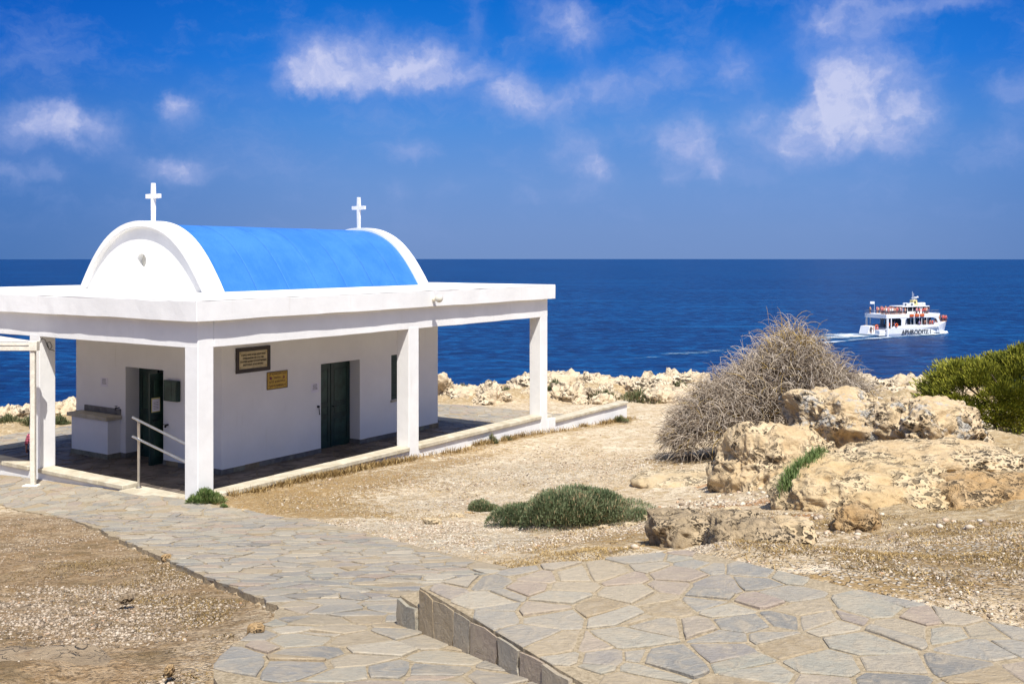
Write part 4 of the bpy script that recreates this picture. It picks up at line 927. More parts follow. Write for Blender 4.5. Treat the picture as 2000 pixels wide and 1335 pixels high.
# ------------------------------------------------------------------ rocks
def ico(sub):
    bm = bmesh.new(); bmesh.ops.create_icosphere(bm, subdivisions=sub, radius=1); V = np.array([v.co[:] for v in bm.verts]); Fc = np.array([[v.index for v in f.verts] for f in bm.faces]); bm.free(); return V, Fc
ICO = {k: ico(k) for k in (1, 2, 3, 4, 5, 6, 7)}
def rock_shape(w, d, h, seed, sub=5, rough=.22, pit=.08, flat=.5, outline=None, sink=.25, freq=1., lip=0., boxy=.62, jag=1.):
    V, Fc = ICO[sub]; r = np.random.default_rng(seed); N = V.copy()
    e = boxy; N = np.sign(N)*np.abs(N)**e; N /= np.maximum(np.linalg.norm(N, axis=1), 1e-6)[:, None]**.55
    if outline:
        th = np.degrees(np.arctan2(V[:, 2], V[:, 0])) % 360; A = sorted(outline); xs = [a for a, _ in A]; ys = [b for _, b in A]
        R = np.interp(th, [xs[-1]-360]+xs+[xs[0]+360], [ys[-1]]+ys+[ys[0]]); k = np.sqrt(V[:, 0]**2+V[:, 2]**2); N[:, 0] *= 1+(R-1)*k; N[:, 2] *= 1+(R-1)*k
    P = N*np.array([w/2, d/2, h]); Q = P*freq+seed*3.7
    wq = Q+np.stack([fbm(Q*1.7, 2, seed+50+i) for i in range(3)], 1)*.35; n1 = fbm(wq*.9, 3, seed)*1.5; n2 = fbm(wq*3., 4, seed+3, .6); rid = (1-np.abs(fbm(wq*1.6, 4, seed+9, .6))*2.2); fac = .55-worley(wq*1.5, seed+13)
    disp = rough*(n1*.75+n2*.55*jag+rid*.40*jag+fac*.8-.25)*min(w, h*1.8, d)+jag*(fbm(wq*8., 3, seed+31, .7)*.030-np.abs(fbm(wq*4.5, 2, seed+37))*.07)/max(freq, 1)**.5
    if pit:
        m_ = sstep(fbm(Q*1.1, 2, seed+20), -.15, .3); disp -= pit*m_*np.clip(.42-worley(Q*3.2+fbm(Q*3, 2, 2)[:, None]*.4, seed), 0, 1)*3.2*m_
        disp -= pit*.55*np.clip(.4-worley(Q*7.5, seed+4), 0, 1)*1.6
    Nn = V/np.linalg.norm(V, axis=1)[:, None]; P = P+Nn*disp[:, None]
    if lip: P[:, 1] += lip*np.exp(-((P[:, 2]-h*.15)/(h*.35))**2)*sstep(-V[:, 1], .1, .6)*d*.35*(.6+.8*fbm(Q*.9, 2, seed+70))
    if flat: top = P[:, 2] > h*(1-flat*.5); P[top, 2] = h*(1-flat*.5)+(P[top, 2]-h*(1-flat*.5))*.45
    P[:, 2] = np.maximum(P[:, 2], -h*sink-.05); return P, Fc
def rock(px, py, wpx, h, d, seed, mat, label, name='limestone_boulder', cat='rock', rot=0, z0=None, group=None, **k):
    """front foot at the surveyed bearing; wpx = apparent width, h and d metres"""
    x, y = hit(px, py); w = wpx/F*(y+d*.3); yc = y+d*.42; xc = x*(yc/y)
    P, Fc = rock_shape(w, d, h, seed, **k)
    z = float(base(xc, yc)) if z0 is None else z0
    o = np_mesh(name, P, Fc, M[mat], smooth=True, loc=(xc, yc, z)); o.rotation_euler = (0, 0, math.radians(rot)); return tag(o, label, cat, group)
def crag(x0, x1, yb, yt, Y, d, seed, mat, label, name='limestone_boulder', **k):
    """rock surveyed by its left, right, foot and crest bearings at distance Y, depth d"""
    zb = H-(yb-HY)*Y/F; zt = H-(yt-HY)*(Y+d*.55)/F; yc = Y+d*.5; w = (x1-x0)/F*yc; xc = ((x0+x1)/2-1000)/F*yc; zc = zb-.12
    P, Fc = rock_shape(w, d, zt-zc, seed, **k); return tag(np_mesh(name, P, Fc, M[mat], smooth=True, loc=(xc, yc, zc)), label, 'rock')
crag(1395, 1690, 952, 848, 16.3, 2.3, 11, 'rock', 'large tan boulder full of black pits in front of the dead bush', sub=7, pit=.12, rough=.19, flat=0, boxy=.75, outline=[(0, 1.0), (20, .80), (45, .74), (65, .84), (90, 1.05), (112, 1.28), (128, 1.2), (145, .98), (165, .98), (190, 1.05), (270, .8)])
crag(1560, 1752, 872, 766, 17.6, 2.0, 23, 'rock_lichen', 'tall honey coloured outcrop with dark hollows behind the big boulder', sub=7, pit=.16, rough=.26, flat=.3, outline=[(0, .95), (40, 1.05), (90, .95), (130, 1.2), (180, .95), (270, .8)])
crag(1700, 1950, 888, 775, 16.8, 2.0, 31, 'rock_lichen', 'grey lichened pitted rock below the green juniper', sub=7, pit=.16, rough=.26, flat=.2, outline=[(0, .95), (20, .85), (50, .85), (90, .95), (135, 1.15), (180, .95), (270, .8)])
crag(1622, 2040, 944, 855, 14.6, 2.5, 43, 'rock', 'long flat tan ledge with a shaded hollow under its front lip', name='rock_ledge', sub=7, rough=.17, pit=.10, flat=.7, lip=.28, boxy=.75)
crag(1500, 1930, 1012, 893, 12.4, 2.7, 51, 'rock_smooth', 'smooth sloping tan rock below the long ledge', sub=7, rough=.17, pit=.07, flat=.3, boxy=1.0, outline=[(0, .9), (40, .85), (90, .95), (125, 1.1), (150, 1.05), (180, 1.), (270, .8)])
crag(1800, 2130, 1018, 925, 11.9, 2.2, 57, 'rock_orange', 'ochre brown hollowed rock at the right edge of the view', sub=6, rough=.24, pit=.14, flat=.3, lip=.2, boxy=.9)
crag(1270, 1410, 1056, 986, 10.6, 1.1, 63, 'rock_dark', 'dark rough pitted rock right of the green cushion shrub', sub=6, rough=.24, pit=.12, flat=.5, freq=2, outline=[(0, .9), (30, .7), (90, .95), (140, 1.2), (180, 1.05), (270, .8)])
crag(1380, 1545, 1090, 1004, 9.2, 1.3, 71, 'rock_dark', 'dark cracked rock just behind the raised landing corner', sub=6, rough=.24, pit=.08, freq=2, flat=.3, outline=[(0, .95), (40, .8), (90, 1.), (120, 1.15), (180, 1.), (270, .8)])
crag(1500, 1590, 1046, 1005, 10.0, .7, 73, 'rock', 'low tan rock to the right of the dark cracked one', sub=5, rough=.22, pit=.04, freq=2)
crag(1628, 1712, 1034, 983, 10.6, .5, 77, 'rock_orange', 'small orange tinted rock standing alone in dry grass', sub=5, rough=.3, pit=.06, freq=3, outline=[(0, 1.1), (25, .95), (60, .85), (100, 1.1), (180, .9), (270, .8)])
rock(1330, 952, 200, .17, 1.5, 83, 'rock_pale', 'pale smooth low rock hump left of the big boulder', sub=5, rough=.14, pit=.02, flat=.8)
rock(1480, 1104, 160, .09, .55, 87, 'rock_pale', 'flat cream rock flush with the ground by the landing edge', sub=5, rough=.2, pit=.02, flat=.9, freq=2)
rock(1600, 975, 60, .22, .5, 89, 'rock', 'small tan rock wedged beside the green grass crack', sub=5, rough=.2, pit=.04, freq=2)
rock(1745, 812, 60, .3, .6, 91, 'rock_lichen', 'small grey rock under the dark shrub', sub=5, rough=.2, pit=.05, freq=2)
rock(90, 1130, 270, .09, 1.3, 93, 'slab_rock', 'flat worn brown rock surface at the left, upper one', name='bedrock_slab', sub=5, rough=.12, pit=0, flat=.9, z0=float(base(*hit(90, 1100)))-.135)
rock(40, 1330, 360, .10, 1.1, 95, 'slab_rock', 'flat worn brown rock surface in the lower left corner', name='bedrock_slab', sub=5, rough=.10, pit=0, flat=.9, z0=float(base(*hit(40, 1290)))-.15)
rock(10, 1182, 75, .08, .5, 97, 'slab_rock', 'small flat worn rock at the left edge between the two slabs', name='bedrock_slab', sub=4, rough=.12, pit=0, flat=.9, z0=float(base(*hit(10, 1170)))-.13)
STN = [(846, 1024, 46, .10, 'rock_pale', 'angular cream stone left of the green cushion shrub'), (895, 1010, 36, .08, 'rock_pale', 'flat cream stone nearest the left tip of the cushion shrub'), (917, 1006, 26, .06, 'rock_orange', 'small tan stone touching the cushion shrub at its left'),
       (968, 1012, 22, .14, 'rock_pale', 'upright pale stone in front of the cushion shrub'), (955, 996, 16, .10, 'rock_dark', 'small dark stone between the two cushion shrubs'), (1068, 1030, 46, .05, 'rock_pale', 'low flat stone below the middle of the cushion shrub'),
       (1262, 1018, 28, .10, 'rock_pale', 'round white stone at the right tip of the cushion shrub'), (1283, 1054, 20, .06, 'rock_pale', 'white stone at the foot of the dark pitted rock'), (1236, 1028, 40, .05, 'rock_pale', 'flat cream stone half buried in dry grass'),
       (560, 978, 13, .05, 'rock_pale', 'lone white stone in the middle of the sandy yard'), (474, 998, 9, .04, 'rock_pale', 'tiny white stone beside the path edge'), (1180, 1032, 22, .05, 'rock_pale', 'small cream stone in the straw under the shrub'),
       (1340, 900, 30, .08, 'rock_pale', 'pale stone at the foot of the dead bush'), (1430, 1000, 40, .08, 'rock_pale', 'pale stone in the red earth'), (1395, 968, 26, .05, 'rock_orange', 'small ochre stone in the red earth'), (1025, 1030, 16, .05, 'rock_pale', 'small pale stone under the left half of the cushion shrub'),
       (325, 1090, 20, .05, 'rock_orange', 'orange pebble below the path edge'), (500, 1238, 34, .05, 'rock_orange', 'ochre pebble on the gravel near the path corner'), (330, 1315, 22, .04, 'rock_orange', 'reddish pebble at the bottom left'), (245, 1170, 26, .04, 'slab_rock', 'grey pebble on the left gravel')]
for i, (px, py, w, h, mt, lb) in enumerate(STN): rock(px, py, w, h, w/F*9*1.0, 200+i, mt, lb, name='loose_stone', cat='stone', sub=4, rough=.22, pit=.0, freq=6, rot=random.uniform(-30, 30))
# cliff edge rocks
CG = 'pale limestone rocks along the cliff edge'
cl = []
r = random.Random(5)
pxs = [868, 905, 955, 1000, 1045, 1090, 1120, 1160, 1195, 1230, 1262, 1300, 1335, 1370, 1700, 1745, 1790, 1830, 1425]
for k, px in enumerate(pxs):
    Y = r.uniform(41.5, 44.5); x = (px-1000)/F*Y; Yc = float(cliff_y(x))-r.uniform(.6, 2.4); x = (px-1000)/F*Yc
    w = r.uniform(1.3, 2.6); h = r.uniform(.36, .64)*(1.0 if px > 1050 else .75); 
    if px in (868,): h, w = .95, 1.0
    P, Fc = rock_shape(w, w*r.uniform(.7, 1.1), h, 300+k, sub=5, rough=.36, pit=.17, freq=1.6, flat=0)
    o = np_mesh('cliff_rock', P, Fc, M['rock_cliff'], smooth=True, loc=(x, Yc, float(base(x, Yc))+r.uniform(-.1, .1)))
    o.rotation_euler = (0, 0, r.uniform(0, 6)); tag(o, 'pale pitted limestone rock on the cliff edge against the sea', 'rock', CG)
for k in range(26):
    px = r.uniform(1060, 1400) if k < 18 else r.uniform(860, 1050); Yc = r.uniform(38.6, 42.5); x = (px-1000)/F*Yc; w = r.uniform(.6, 1.4); h = w*r.uniform(.3, .5)
    P, Fc = rock_shape(w, w*r.uniform(.7, 1.1), h, 340+k, sub=5, rough=.36, pit=.10, freq=2.4, flat=0)
    o = np_mesh('cliff_rock', P, Fc, M['rock_cliff'], smooth=True, loc=(x, Yc, float(base(x, Yc))-.02)); o.rotation_euler = (0, 0, r.uniform(0, 6)); tag(o, 'smaller pale limestone rock just inland of the cliff edge', 'rock', 'smaller pale rocks behind the cliff edge')
for k in range(9):
    px = -20+k*21; x = -16.2+k*.45; Yc = float(cliff_y(x))-r.uniform(.4, 1.2); Yc = min(Yc, 36.5); x = (px-1000)/F*Yc; w = r.uniform(1., 1.7)
    P, Fc = rock_shape(w, w*.9, r.uniform(.4, .55), 380+k, sub=5, rough=.34, pit=.14, freq=1.7, flat=0); o = np_mesh('cliff_rock', P, Fc, M['rock_cliff'], smooth=True, loc=(x, Yc, float(base(x, Yc))-.02)); o.rotation_euler = (0, 0, r.uniform(0, 6)); tag(o, 'pale limestone rock on the cliff edge seen left through the porch', 'rock', 'pale rocks on the cliff left of the chapel')

# ------------------------------------------------------------------ gravel and straw lying on the ground
def tz(X, Y):
    X = np.asarray(X, float); Y = np.asarray(Y, float); Zg_ = Zf.reshape(ni, nj); i = np.clip(np.searchsorted(RYa, Y)-1, 0, ni-2); t = (Y-RYa[i])/(RYa[i+1]-RYa[i])
    q = X/np.maximum(Y, 3.2); j = np.clip(np.searchsorted(RRa, q)-1, 0, nj-2); w = (q-RRa[j])/(RRa[j+1]-RRa[j])
    return (Zg_[i, j]*(1-w)+Zg_[i, j+1]*w)*(1-t)+(Zg_[i+1, j]*(1-w)+Zg_[i+1, j+1]*w)*t
def scatter_stones(name, label, n, sampler, smin, smax, seed, mat='gravel'):
    r = np.random.default_rng(seed); X, Y = sampler(r, n); keep = ~pip(X, Y, PATH) & ~pip(X, Y, PLAT) & ~pip(X, Y, STEP); u, v = to_uv(X, Y); keep &= ~((u > -.1) & (v > -.1) & (u < 17.6)); X, Y = X[keep], Y[keep]; n = len(X)
    Z = tz(X, Y); V0_, F0 = ICO[1]; V0_ = V0_; bm = bmesh.new(); bmesh.ops.create_icosphere(bm, subdivisions=1, radius=1); bm.free()
    Vb = V0_; s = smin*(smax/smin)**(r.random(n)**2.2); sc = s[:, None]*np.stack([r.uniform(.7, 1.3, n), r.uniform(.7, 1.3, n), r.uniform(.35, .8, n)], 1)
    a = r.uniform(0, 6.28, n); P = Vb[None]*r.uniform(.72, 1.15, (n, len(Vb), 1)); P = P*sc[:, None, :]; ca, sa = np.cos(a)[:, None], np.sin(a)[:, None]
    Q = np.stack([P[..., 0]*ca-P[..., 1]*sa, P[..., 0]*sa+P[..., 1]*ca, P[..., 2]], -1)+np.stack([X, Y, Z+sc[:, 2]*.35], 1)[:, None, :]
    Fc = (F0[None]+(np.arange(n)*len(Vb))[:, None, None]).reshape(-1, 3)
    return tag(np_mesh(name, Q.reshape(-1, 3), Fc, M[mat], attrs={'tint': np.repeat(r.beta(1.5, 1.6, n), len(Vb))}), label, 'gravel', kind='stuff')
V1_, F1_ = ICO[1]
bm = bmesh.new(); bmesh.ops.create_icosphere(bm, subdivisions=1, radius=1); bm.free()
def sampler_px(regs):
    def f(r, n):
        Xs, Ys = [], []; tot = sum(g[-1] for g in regs)
        for (px, py, rx, ry, w) in regs:
            k = int(n*w/tot); cx, cy = hit(px, py); rad_ = np.sqrt(r.random(k))**1.2; a = r.uniform(0, 6.28, k); Xs.append(cx+rx*rad_*np.cos(a)); Ys.append(cy+ry*rad_*np.sin(a))
        X, Y = np.concatenate(Xs), np.concatenate(Ys); d = fbm(P3(X, Y)*1.3, 4, 77, .65); k = r.random(len(X)) < .42+d*2.2; k &= Y > 2.8; return X[k], Y[k]
    return f
scatter_stones('gravel', 'loose white limestone gravel between the path and the cushion shrub', 42000, sampler_px([(760, 1030, 2.6, 1.3, 3), (950, 1060, 2.2, 1.3, 4), (870, 980, 3.2, 2.2, 2), (1200, 1050, 2., 1., 1.2), (1000, 920, 4., 3., 1.)]), .005, .022, 1)
scatter_stones('gravel', 'grey brown gravel in the hollow left of the path', 105000, sampler_px([(300, 1180, 2.4, 2.4, 5), (430, 1250, 1.2, 1.5, 2.5), (100, 1040, 4.2, 2.6, 4), (100, 1180, 2.6, 2.6, 3), (350, 1120, 1.5, 1.5, 2)]), .0035, .017, 2, 'gravel_dark')
scatter_stones('gravel', 'scattered pale stones over the whole sandy yard', 26000, sampler_px([(800, 900, 6., 3.5, 4), (1150, 920, 4., 4., 3), (1000, 830, 6, 4, 2), (1500, 990, 2., 2., 1.5)]), .006, .03, 12)
scatter_stones('gravel', 'pale gravel on the slope right of the landing', 60000, sampler_px([(1650, 1060, 2.4, 1.6, 2), (1750, 1090, 2.4, 1.1, 4), (1500, 1070, 1.4, .8, 2), (1950, 1140, 1.6, .9, 2), (1850, 1180, 1.6, .6, 1), (1750, 1030, 2.5, 1., 1)]), .0035, .015, 3)

scatter_stones('rubble', 'loose limestone rubble around the foot of the outcrop', 2600, sampler_px([(1420, 975, 1., 1.2, 3), (1540, 1020, 1.6, .6, 3), (1700, 1030, 2., .6, 3), (1880, 1025, 1.5, .6, 2), (1330, 900, 1.5, 1.5, 1), (1300, 1065, .8, .6, 1), (1950, 880, 2., 1.5, 1)]), .010, .055, 15)
def blades(name, label, cat, X, Y, Z, L, wd, lean, mat, kind='stuff', seed=0, parent=None, curl=.3, droop=0, group=None, tint=None, rel=None):
    """narrow two-segment leaves springing from points"""
    r = np.random.default_rng(seed); n = len(X); a = r.uniform(0, 6.283, n); tl = lean[0]+(lean[1]-lean[0])*r.random(n); L = L*r.uniform(.5, 1.15, n); wd = wd*r.uniform(.7, 1.3, n)
    dx, dy, dz_ = np.cos(a)*np.sin(tl), np.sin(a)*np.sin(tl), np.cos(tl); sxx, syy = -np.sin(a), np.cos(a); B = np.stack([X, Y, Z], 1); D = np.stack([dx, dy, dz_], 1); S_ = np.stack([sxx, syy, np.zeros(n)], 1)
    D2 = D+np.stack([np.cos(a)*curl, np.sin(a)*curl, -curl*.6-droop+0*a], 1)+r.normal(0, .15, (n, 3)); D2 /= np.linalg.norm(D2, axis=1)[:, None]
    m1 = B+D*(L*.5)[:, None]; t2 = m1+D2*(L*.5)[:, None]; w = wd[:, None]/2
    V = np.stack([B-S_*w*.7, B+S_*w*.7, m1-S_*w, m1+S_*w, t2], 1).reshape(-1, 3); o = np.arange(n)[:, None]*5
    Fc = np.concatenate([o+np.array([[0, 1, 3]]), o+np.array([[0, 3, 2]]), o+np.array([[2, 3, 4]])]); t = np.repeat(r.random(n) if tint is None else np.clip(tint+r.normal(0, .12, n), 0, 1), 5)
    if rel is not None: V = V-np.array(rel)
    ob = np_mesh(name, V, Fc, M[mat], parent, attrs={'tint': t}); 
    if rel is not None and parent is None: ob.location = rel
    if label: tag(ob, label, cat, group, kind)
    return ob
def keepout(X, Y, extra=.02):
    u, v = to_uv(X, Y); return ~pip(X, Y, PATH) & ~pip(X, Y, PLAT) & ~((u > -.05) & (v > -.06) & (u < 17.6))
def straw(regs, n, seed, label, L=.06, mat='straw'):
    r = np.random.default_rng(seed); X, Y = sampler_px([(a, b, c*1.35, d*2.6, e) for a, b, c, d, e in regs])(r, n); k = keepout(X, Y); X, Y = X[k], Y[k]; Z = tz(X, Y)-.004
    return blades('dry_grass', label, 'dry grass', X, Y, Z, L, .006, (.9, 1.57), mat, seed=seed, curl=.25)
straw([(1180, 1055, 1.6, .8, 4), (1330, 1062, 1., .5, 4), (1250, 1075, 1.2, .5, 3), (1100, 1080, .9, .4, 1.5)], 60000, 1, 'matted yellow straw between the cushion shrub and the landing')
straw([(560, 975, 2., 1.5, 3), (700, 940, 2.5, .8, 2), (640, 1005, 1.8, .6, 2)], 46000, 2, 'thin ochre dry grass on the sandy yard near the chapel corner', .06)
straw([(1700, 1015, 2., .9, 4), (1900, 1025, 2., .8, 4), (1940, 1090, 1.4, .6, 2), (1780, 1120, 1., .4, 2), (1560, 900, 1., .9, 1), (1950, 860, 2., 1.4, 2), (1330, 895, 1.4, .8, 1), (1820, 1180, 1.4, .3, 1)], 60000, 3, 'brown matted dry grass around the rocks at the right', .06, 'straw')
straw([(1700, 1015, 1.8, .8, 4), (1900, 1030, 2., .7, 3), (1940, 1100, 1.2, .5, 2), (1780, 1120, .9, .35, 2), (1820, 1180, 1.2, .2, 1), (1460, 1000, .6, .5, 1)], 90000, 14, 'old brown straw between the rocks and the pale gravel', .05, 'straw_dark')
straw([(350, 1112, .7, .25, 3), (430, 1150, .6, .22, 4), (510, 1188, .45, .2, 4), (270, 1085, .8, .3, 2), (400, 1140, 1.0, .5, 3), (300, 1105, 1.2, .6, 3), (480, 1180, .55, .4, 3), (400, 1270, .5, .35, 2), (330, 1310, .8, .35, 3), (500, 1215, .3, .3, 1), (220, 1120, 1.2, .4, 1), (450, 1245, .35, .3, 1.5)], 95000, 4, 'dark dry grass along the left edge of the path', .04, 'straw_dark')
# tall dry grass along the foot of the right facade
r = np.random.default_rng(9); n = 14000; u = r.uniform(.6, 17, n); cl_ = fbm(P3(u*1.5, u*0), 3, 5); k = r.random(n) < np.clip(.45+cl_*1.6, .05, 1)*np.interp(u, [0, 5, 9, 12, 17], [1., 1, .7, .55, .35]); u = u[k]; v = -.07-np.abs(r.normal(0, .10, len(u))); X, Y = to_xy(u, v)
blades('dry_grass', 'tall dry grass tufts along the foot of the white low wall', 'dry grass', X, Y, tz(X, Y)-.01, .17, .011, (.05, .8), 'straw', seed=10)

# ------------------------------------------------------------------ plants
def cushion(name, label, px, py, wpx, h, d, n, seed, mat='succulent', L=.09, lw=.011, cat='shrub', group=None, lumps=9, at=None, w=None):
    r = np.random.default_rng(seed)
    if at is None: x, y = hit(px, py); w = wpx/F*(y+d/2); yc = y+d/2; xc = x*yc/y
    else: xc, yc = at
    zb = float(base(xc, yc)) if at is None else gz(xc, yc)-.05; e = empty(name, (xc, yc, zb), 0, label, cat, group)
    C = [(-.05*w, 0, w/2*.62, d/2*.8, h*.85), (.1*w, 0, w/2*.8, d/2*.8, h*.5)]+[(r.uniform(-.36, .36)*w, r.uniform(-.34, .34)*d, w*r.uniform(.09, .20), d*r.uniform(.16, .32), h*r.uniform(.5, 1.)) for _ in range(lumps)]; C = C[:2]+[(c[0], c[1], c[2], c[3], c[4]*(1-.75*abs(c[0]+.05*w)/(w/2))) for c in C[2:]]
    k = r.integers(0, len(C), n); Ca = np.array(C)[k]; a = r.uniform(0, 6.283, n); q = np.sqrt(r.random(n)); sh = r.uniform(.72, 1.02, n)
    X = Ca[:, 0]+Ca[:, 2]*q*np.cos(a); Y = Ca[:, 1]+Ca[:, 3]*q*np.sin(a); Z = Ca[:, 4]*np.sqrt(np.clip(1-q*q, 0, 1))*sh
    wx, wy = X+xc, Y+yc; g = (base(wx, wy)-float(base(xc, yc))); Z = Z+g; Nx, Ny, Nz = (X-Ca[:, 0])/Ca[:, 2], (Y-Ca[:, 1])/Ca[:, 3], np.sqrt(np.clip(1-q*q, .02, 1))
    tilt = np.arctan2(np.hypot(Nx, Ny), Nz+.6); az_ = np.arctan2(Ny, Nx)+r.normal(0, .6, n); tl = np.clip(tilt+r.normal(0, .5, n), 0, 1.57)
    Lr = L*r.uniform(.55, 1.2, n); D = np.stack([np.cos(az_)*np.sin(tl), np.sin(az_)*np.sin(tl), np.cos(tl)], 1); S_ = np.stack([-np.sin(az_), np.cos(az_), 0*az_], 1); B = np.stack([X, Y, Z-L*.3], 1)
    up_ = np.array([0, 0, .15]); D2 = D+up_; D2 /= np.linalg.norm(D2, axis=1)[:, None]; m1 = B+D*(Lr*.55)[:, None]; t2 = m1+D2*(Lr*.45)[:, None]; ww = lw/2*r.uniform(.7, 1.3, n)[:, None]
    V = np.stack([B-S_*ww*.6, B+S_*ww*.6, m1-S_*ww, m1+S_*ww, t2], 1).reshape(-1, 3); o = np.arange(n)[:, None]*5; Fc = np.concatenate([o+np.array([[0, 1, 3]]), o+np.array([[0, 3, 2]]), o+np.array([[2, 3, 4]])])
    cl2 = fbm(np.stack([wx*2.2, wy*2.2, Z*2], 1), 3, seed); t = np.clip(.56+cl2*.6+r.normal(0, .2, n), 0, 1); t[r.random(n) < .06] = 1.
    np_mesh('leaves', V, Fc, M[mat], e, attrs={'tint': np.repeat(t, 5)})
    # woody mound inside, hidden by leaves
    m = MB()
    for j in range(16):
        c = C[r.integers(0, len(C))]; a_ = r.uniform(0, 6.28); m.cyl((c[0]*.5, c[1]*.5, -.03+float(base(xc+c[0]*.5, yc+c[1]*.5))-zb), (c[0]+c[2]*.6*math.cos(a_), c[1]+c[3]*.6*math.sin(a_), c[4]*.6+float(base(xc+c[0], yc+c[1]))-zb), .009, 5, r2=.004)
    m.build('stems', M['branch'], e); me = e.children[-1].data; at_ = me.attributes.new('tint', 'FLOAT', 'POINT'); at_.data.foreach_set('value', np.full(len(me.vertices), .5, dtype=np.float32))
    return e
cushion('cushion_shrub', 'wide low grey green cushion shrub in the middle of the sandy yard', 1122, 1032, 330, .64, 1.8, 80000, 1, lumps=22, L=.05, lw=.011)
cushion('cushion_shrub', 'small dark green cushion shrub at the left end of the big one', 943, 1004, 78, .26, .65, 9000, 2, L=.045)
cushion('leafy_bush', 'small bright green leafy bush at the foot of the corner column', 404, 985, 76, .28, .5, 5200, 3, mat='green_grass', L=.07, lw=.012, lumps=12)
cushion('weed', 'tiny green weed at the path edge near the corner bush', 436, 992, 18, .07, .12, 350, 4, mat='green_grass', L=.05)
cushion('weed', 'grey green weed growing against the white low wall', 962, 868, 26, .28, .25, 700, 5, mat='scrub', L=.10, lw=.008)
cushion('weed', 'thin weed against the low wall left of the last column', 990, 862, 30, .16, .2, 500, 6, mat='scrub', L=.09, lw=.007)
cushion('scrub_bush', 'grey scrub at the right end of the low boundary wall', 1212, 825, 40, .22, .4, 900, 7, mat='scrub', L=.09)
cushion('scrub_bush', 'dark grey green shrub between the lichened rocks and the juniper', 0, 0, 0, .95, 1.0, 9000, 8, mat='scrub', L=.09, at=(7.62, 19.4), w=1.35)
k = 0
CSH = [(905, 768, 70, .32), (952, 774, 90, .34), (1000, 775, 90, .34), (870, 775, 30, .25), (1078, 776, 44, .5), (1092, 778, 70, .4), (1185, 785, 100, .48), (1255, 788, 110, .62), (1300, 782, 60, .4), (1340, 772, 70, .5), (1240, 768, 50, .42), (1150, 776, 60, .3), (1110, 773, 34, .3)]
for i, (px, py, w, h) in enumerate(CSH):
    lab = ['low green scrub beyond the paving, seen through the porch bay', 'grey green scrub at the foot of the cliff rocks'][0 if px < 1040 else 1]
    cushion('scrub_bush', lab, px, py, w, h, w/F*40*.6, 1500, 20+i, mat='scrub', L=.20, lw=.03, group=['scrub seen through the porch bay', 'scrub at the foot of the cliff rocks'][0 if px < 1040 else 1], lumps=6)
for i, (px, Yc, zz, w, h) in enumerate([(1086, 42.2, .15, .95, .75), (1128, 41.0, .1, .9, .4), (1182, 42, .25, .45, .35), (1330, 42.4, .2, .8, .5), (1226, 41.5, .1, .6, .3)]):
    x = (px-1000)/F*Yc; e = cushion('cliff_shrub', 'round green shrub growing among the cliff rocks', 0, 0, 0, h, w*.8, 900, 60+i, mat='scrub', L=.16, lw=.03, group='shrubs among the cliff rocks', at=(x, Yc), w=w, lumps=4)
for i, (px, w) in enumerate([(-30, 80), (22, 90), (70, 90), (118, 60)]):
    cushion('scrub_bush', 'dark green scrub at the far edge of the paving, left of the chapel', px, 838, w, .42, 1.1, 2600, 80+i, mat='scrub', L=.14, lw=.02, group='scrub left of the chapel', lumps=6)
# fresh grass growing in the crack between two rocks
def drop(x, y, z0=6.):
    ok, p, *_ = SC.ray_cast(bpy.context.evaluated_depsgraph_get(), Vector((x, y, z0)), Vector((0, 0, -1))); return p.z if ok else float(base(x, y))
bpy.context.view_layer.update()
r = np.random.default_rng(12); n = 2400; t = r.random(n); pa, pb_ = hitz(1530, 980, 1.2), hitz(1606, 915, 1.32); X = pa[0]+(pb_[0]-pa[0])*t+r.normal(0, .05, n); Y = pa[1]+(pb_[1]-pa[1])*t+r.normal(0, .06, n)
Zg = np.array([drop(x, y) for x, y in zip(X, Y)])
blades('grass_tuft', 'line of fresh green grass in the crack between two tan rocks', 'grass', X, Y, Zg-.02, .17, .008, (.0, .9), 'green_grass', seed=13, kind=None, tint=np.full(n, .5))

def strands(r, B, D, L, nseg, curl, droop, rad0, taper=.35, sides=3, wob=.25):
    """curved tubes: B origins, D directions, returns verts, faces, per-vertex strand index"""
    n = len(B); P = [B]; d = D/np.linalg.norm(D, axis=1)[:, None]; ax = r.normal(0, 1, (n, 3)); ax /= np.linalg.norm(ax, axis=1)[:, None]; st = (L/nseg)[:, None]; Ds = [d]
    for k in range(nseg):
        d = d+np.cross(ax, d)*curl+np.array([0, 0, -1.])*droop*(k/nseg)+r.normal(0, wob*.3, (n, 3)); d /= np.linalg.norm(d, axis=1)[:, None]; P.append(P[-1]+d*st); Ds.append(d)
    P = np.stack(P, 1); Ds = np.stack(Ds, 1); up_ = np.array([.3, .2, 1.]); s1 = np.cross(Ds, up_); s1 /= np.maximum(np.linalg.norm(s1, axis=2), 1e-5)[..., None]; s2 = np.cross(Ds, s1)
    rr_ = (rad0[:, None]*np.linspace(1, taper, nseg+1)[None])[..., None]; ring = [P+rr_*(math.cos(2*math.pi*k/sides)*s1+math.sin(2*math.pi*k/sides)*s2) for k in range(sides)]
    V = np.stack(ring, 2).reshape(-1, 3); b = (np.arange(n)*(nseg+1)*sides)[:, None, None, None]; k = (np.arange(nseg)*sides)[None, :, None, None]; s = np.arange(sides)[None, None, :, None]; s2_ = (s+1) % sides
    Fc = np.concatenate([b+k+s, b+k+s2_, b+k+sides+s2_, b+k+sides+s], -1).reshape(-1, 4); return V, Fc, np.repeat(np.arange(n), (nseg+1)*sides), P
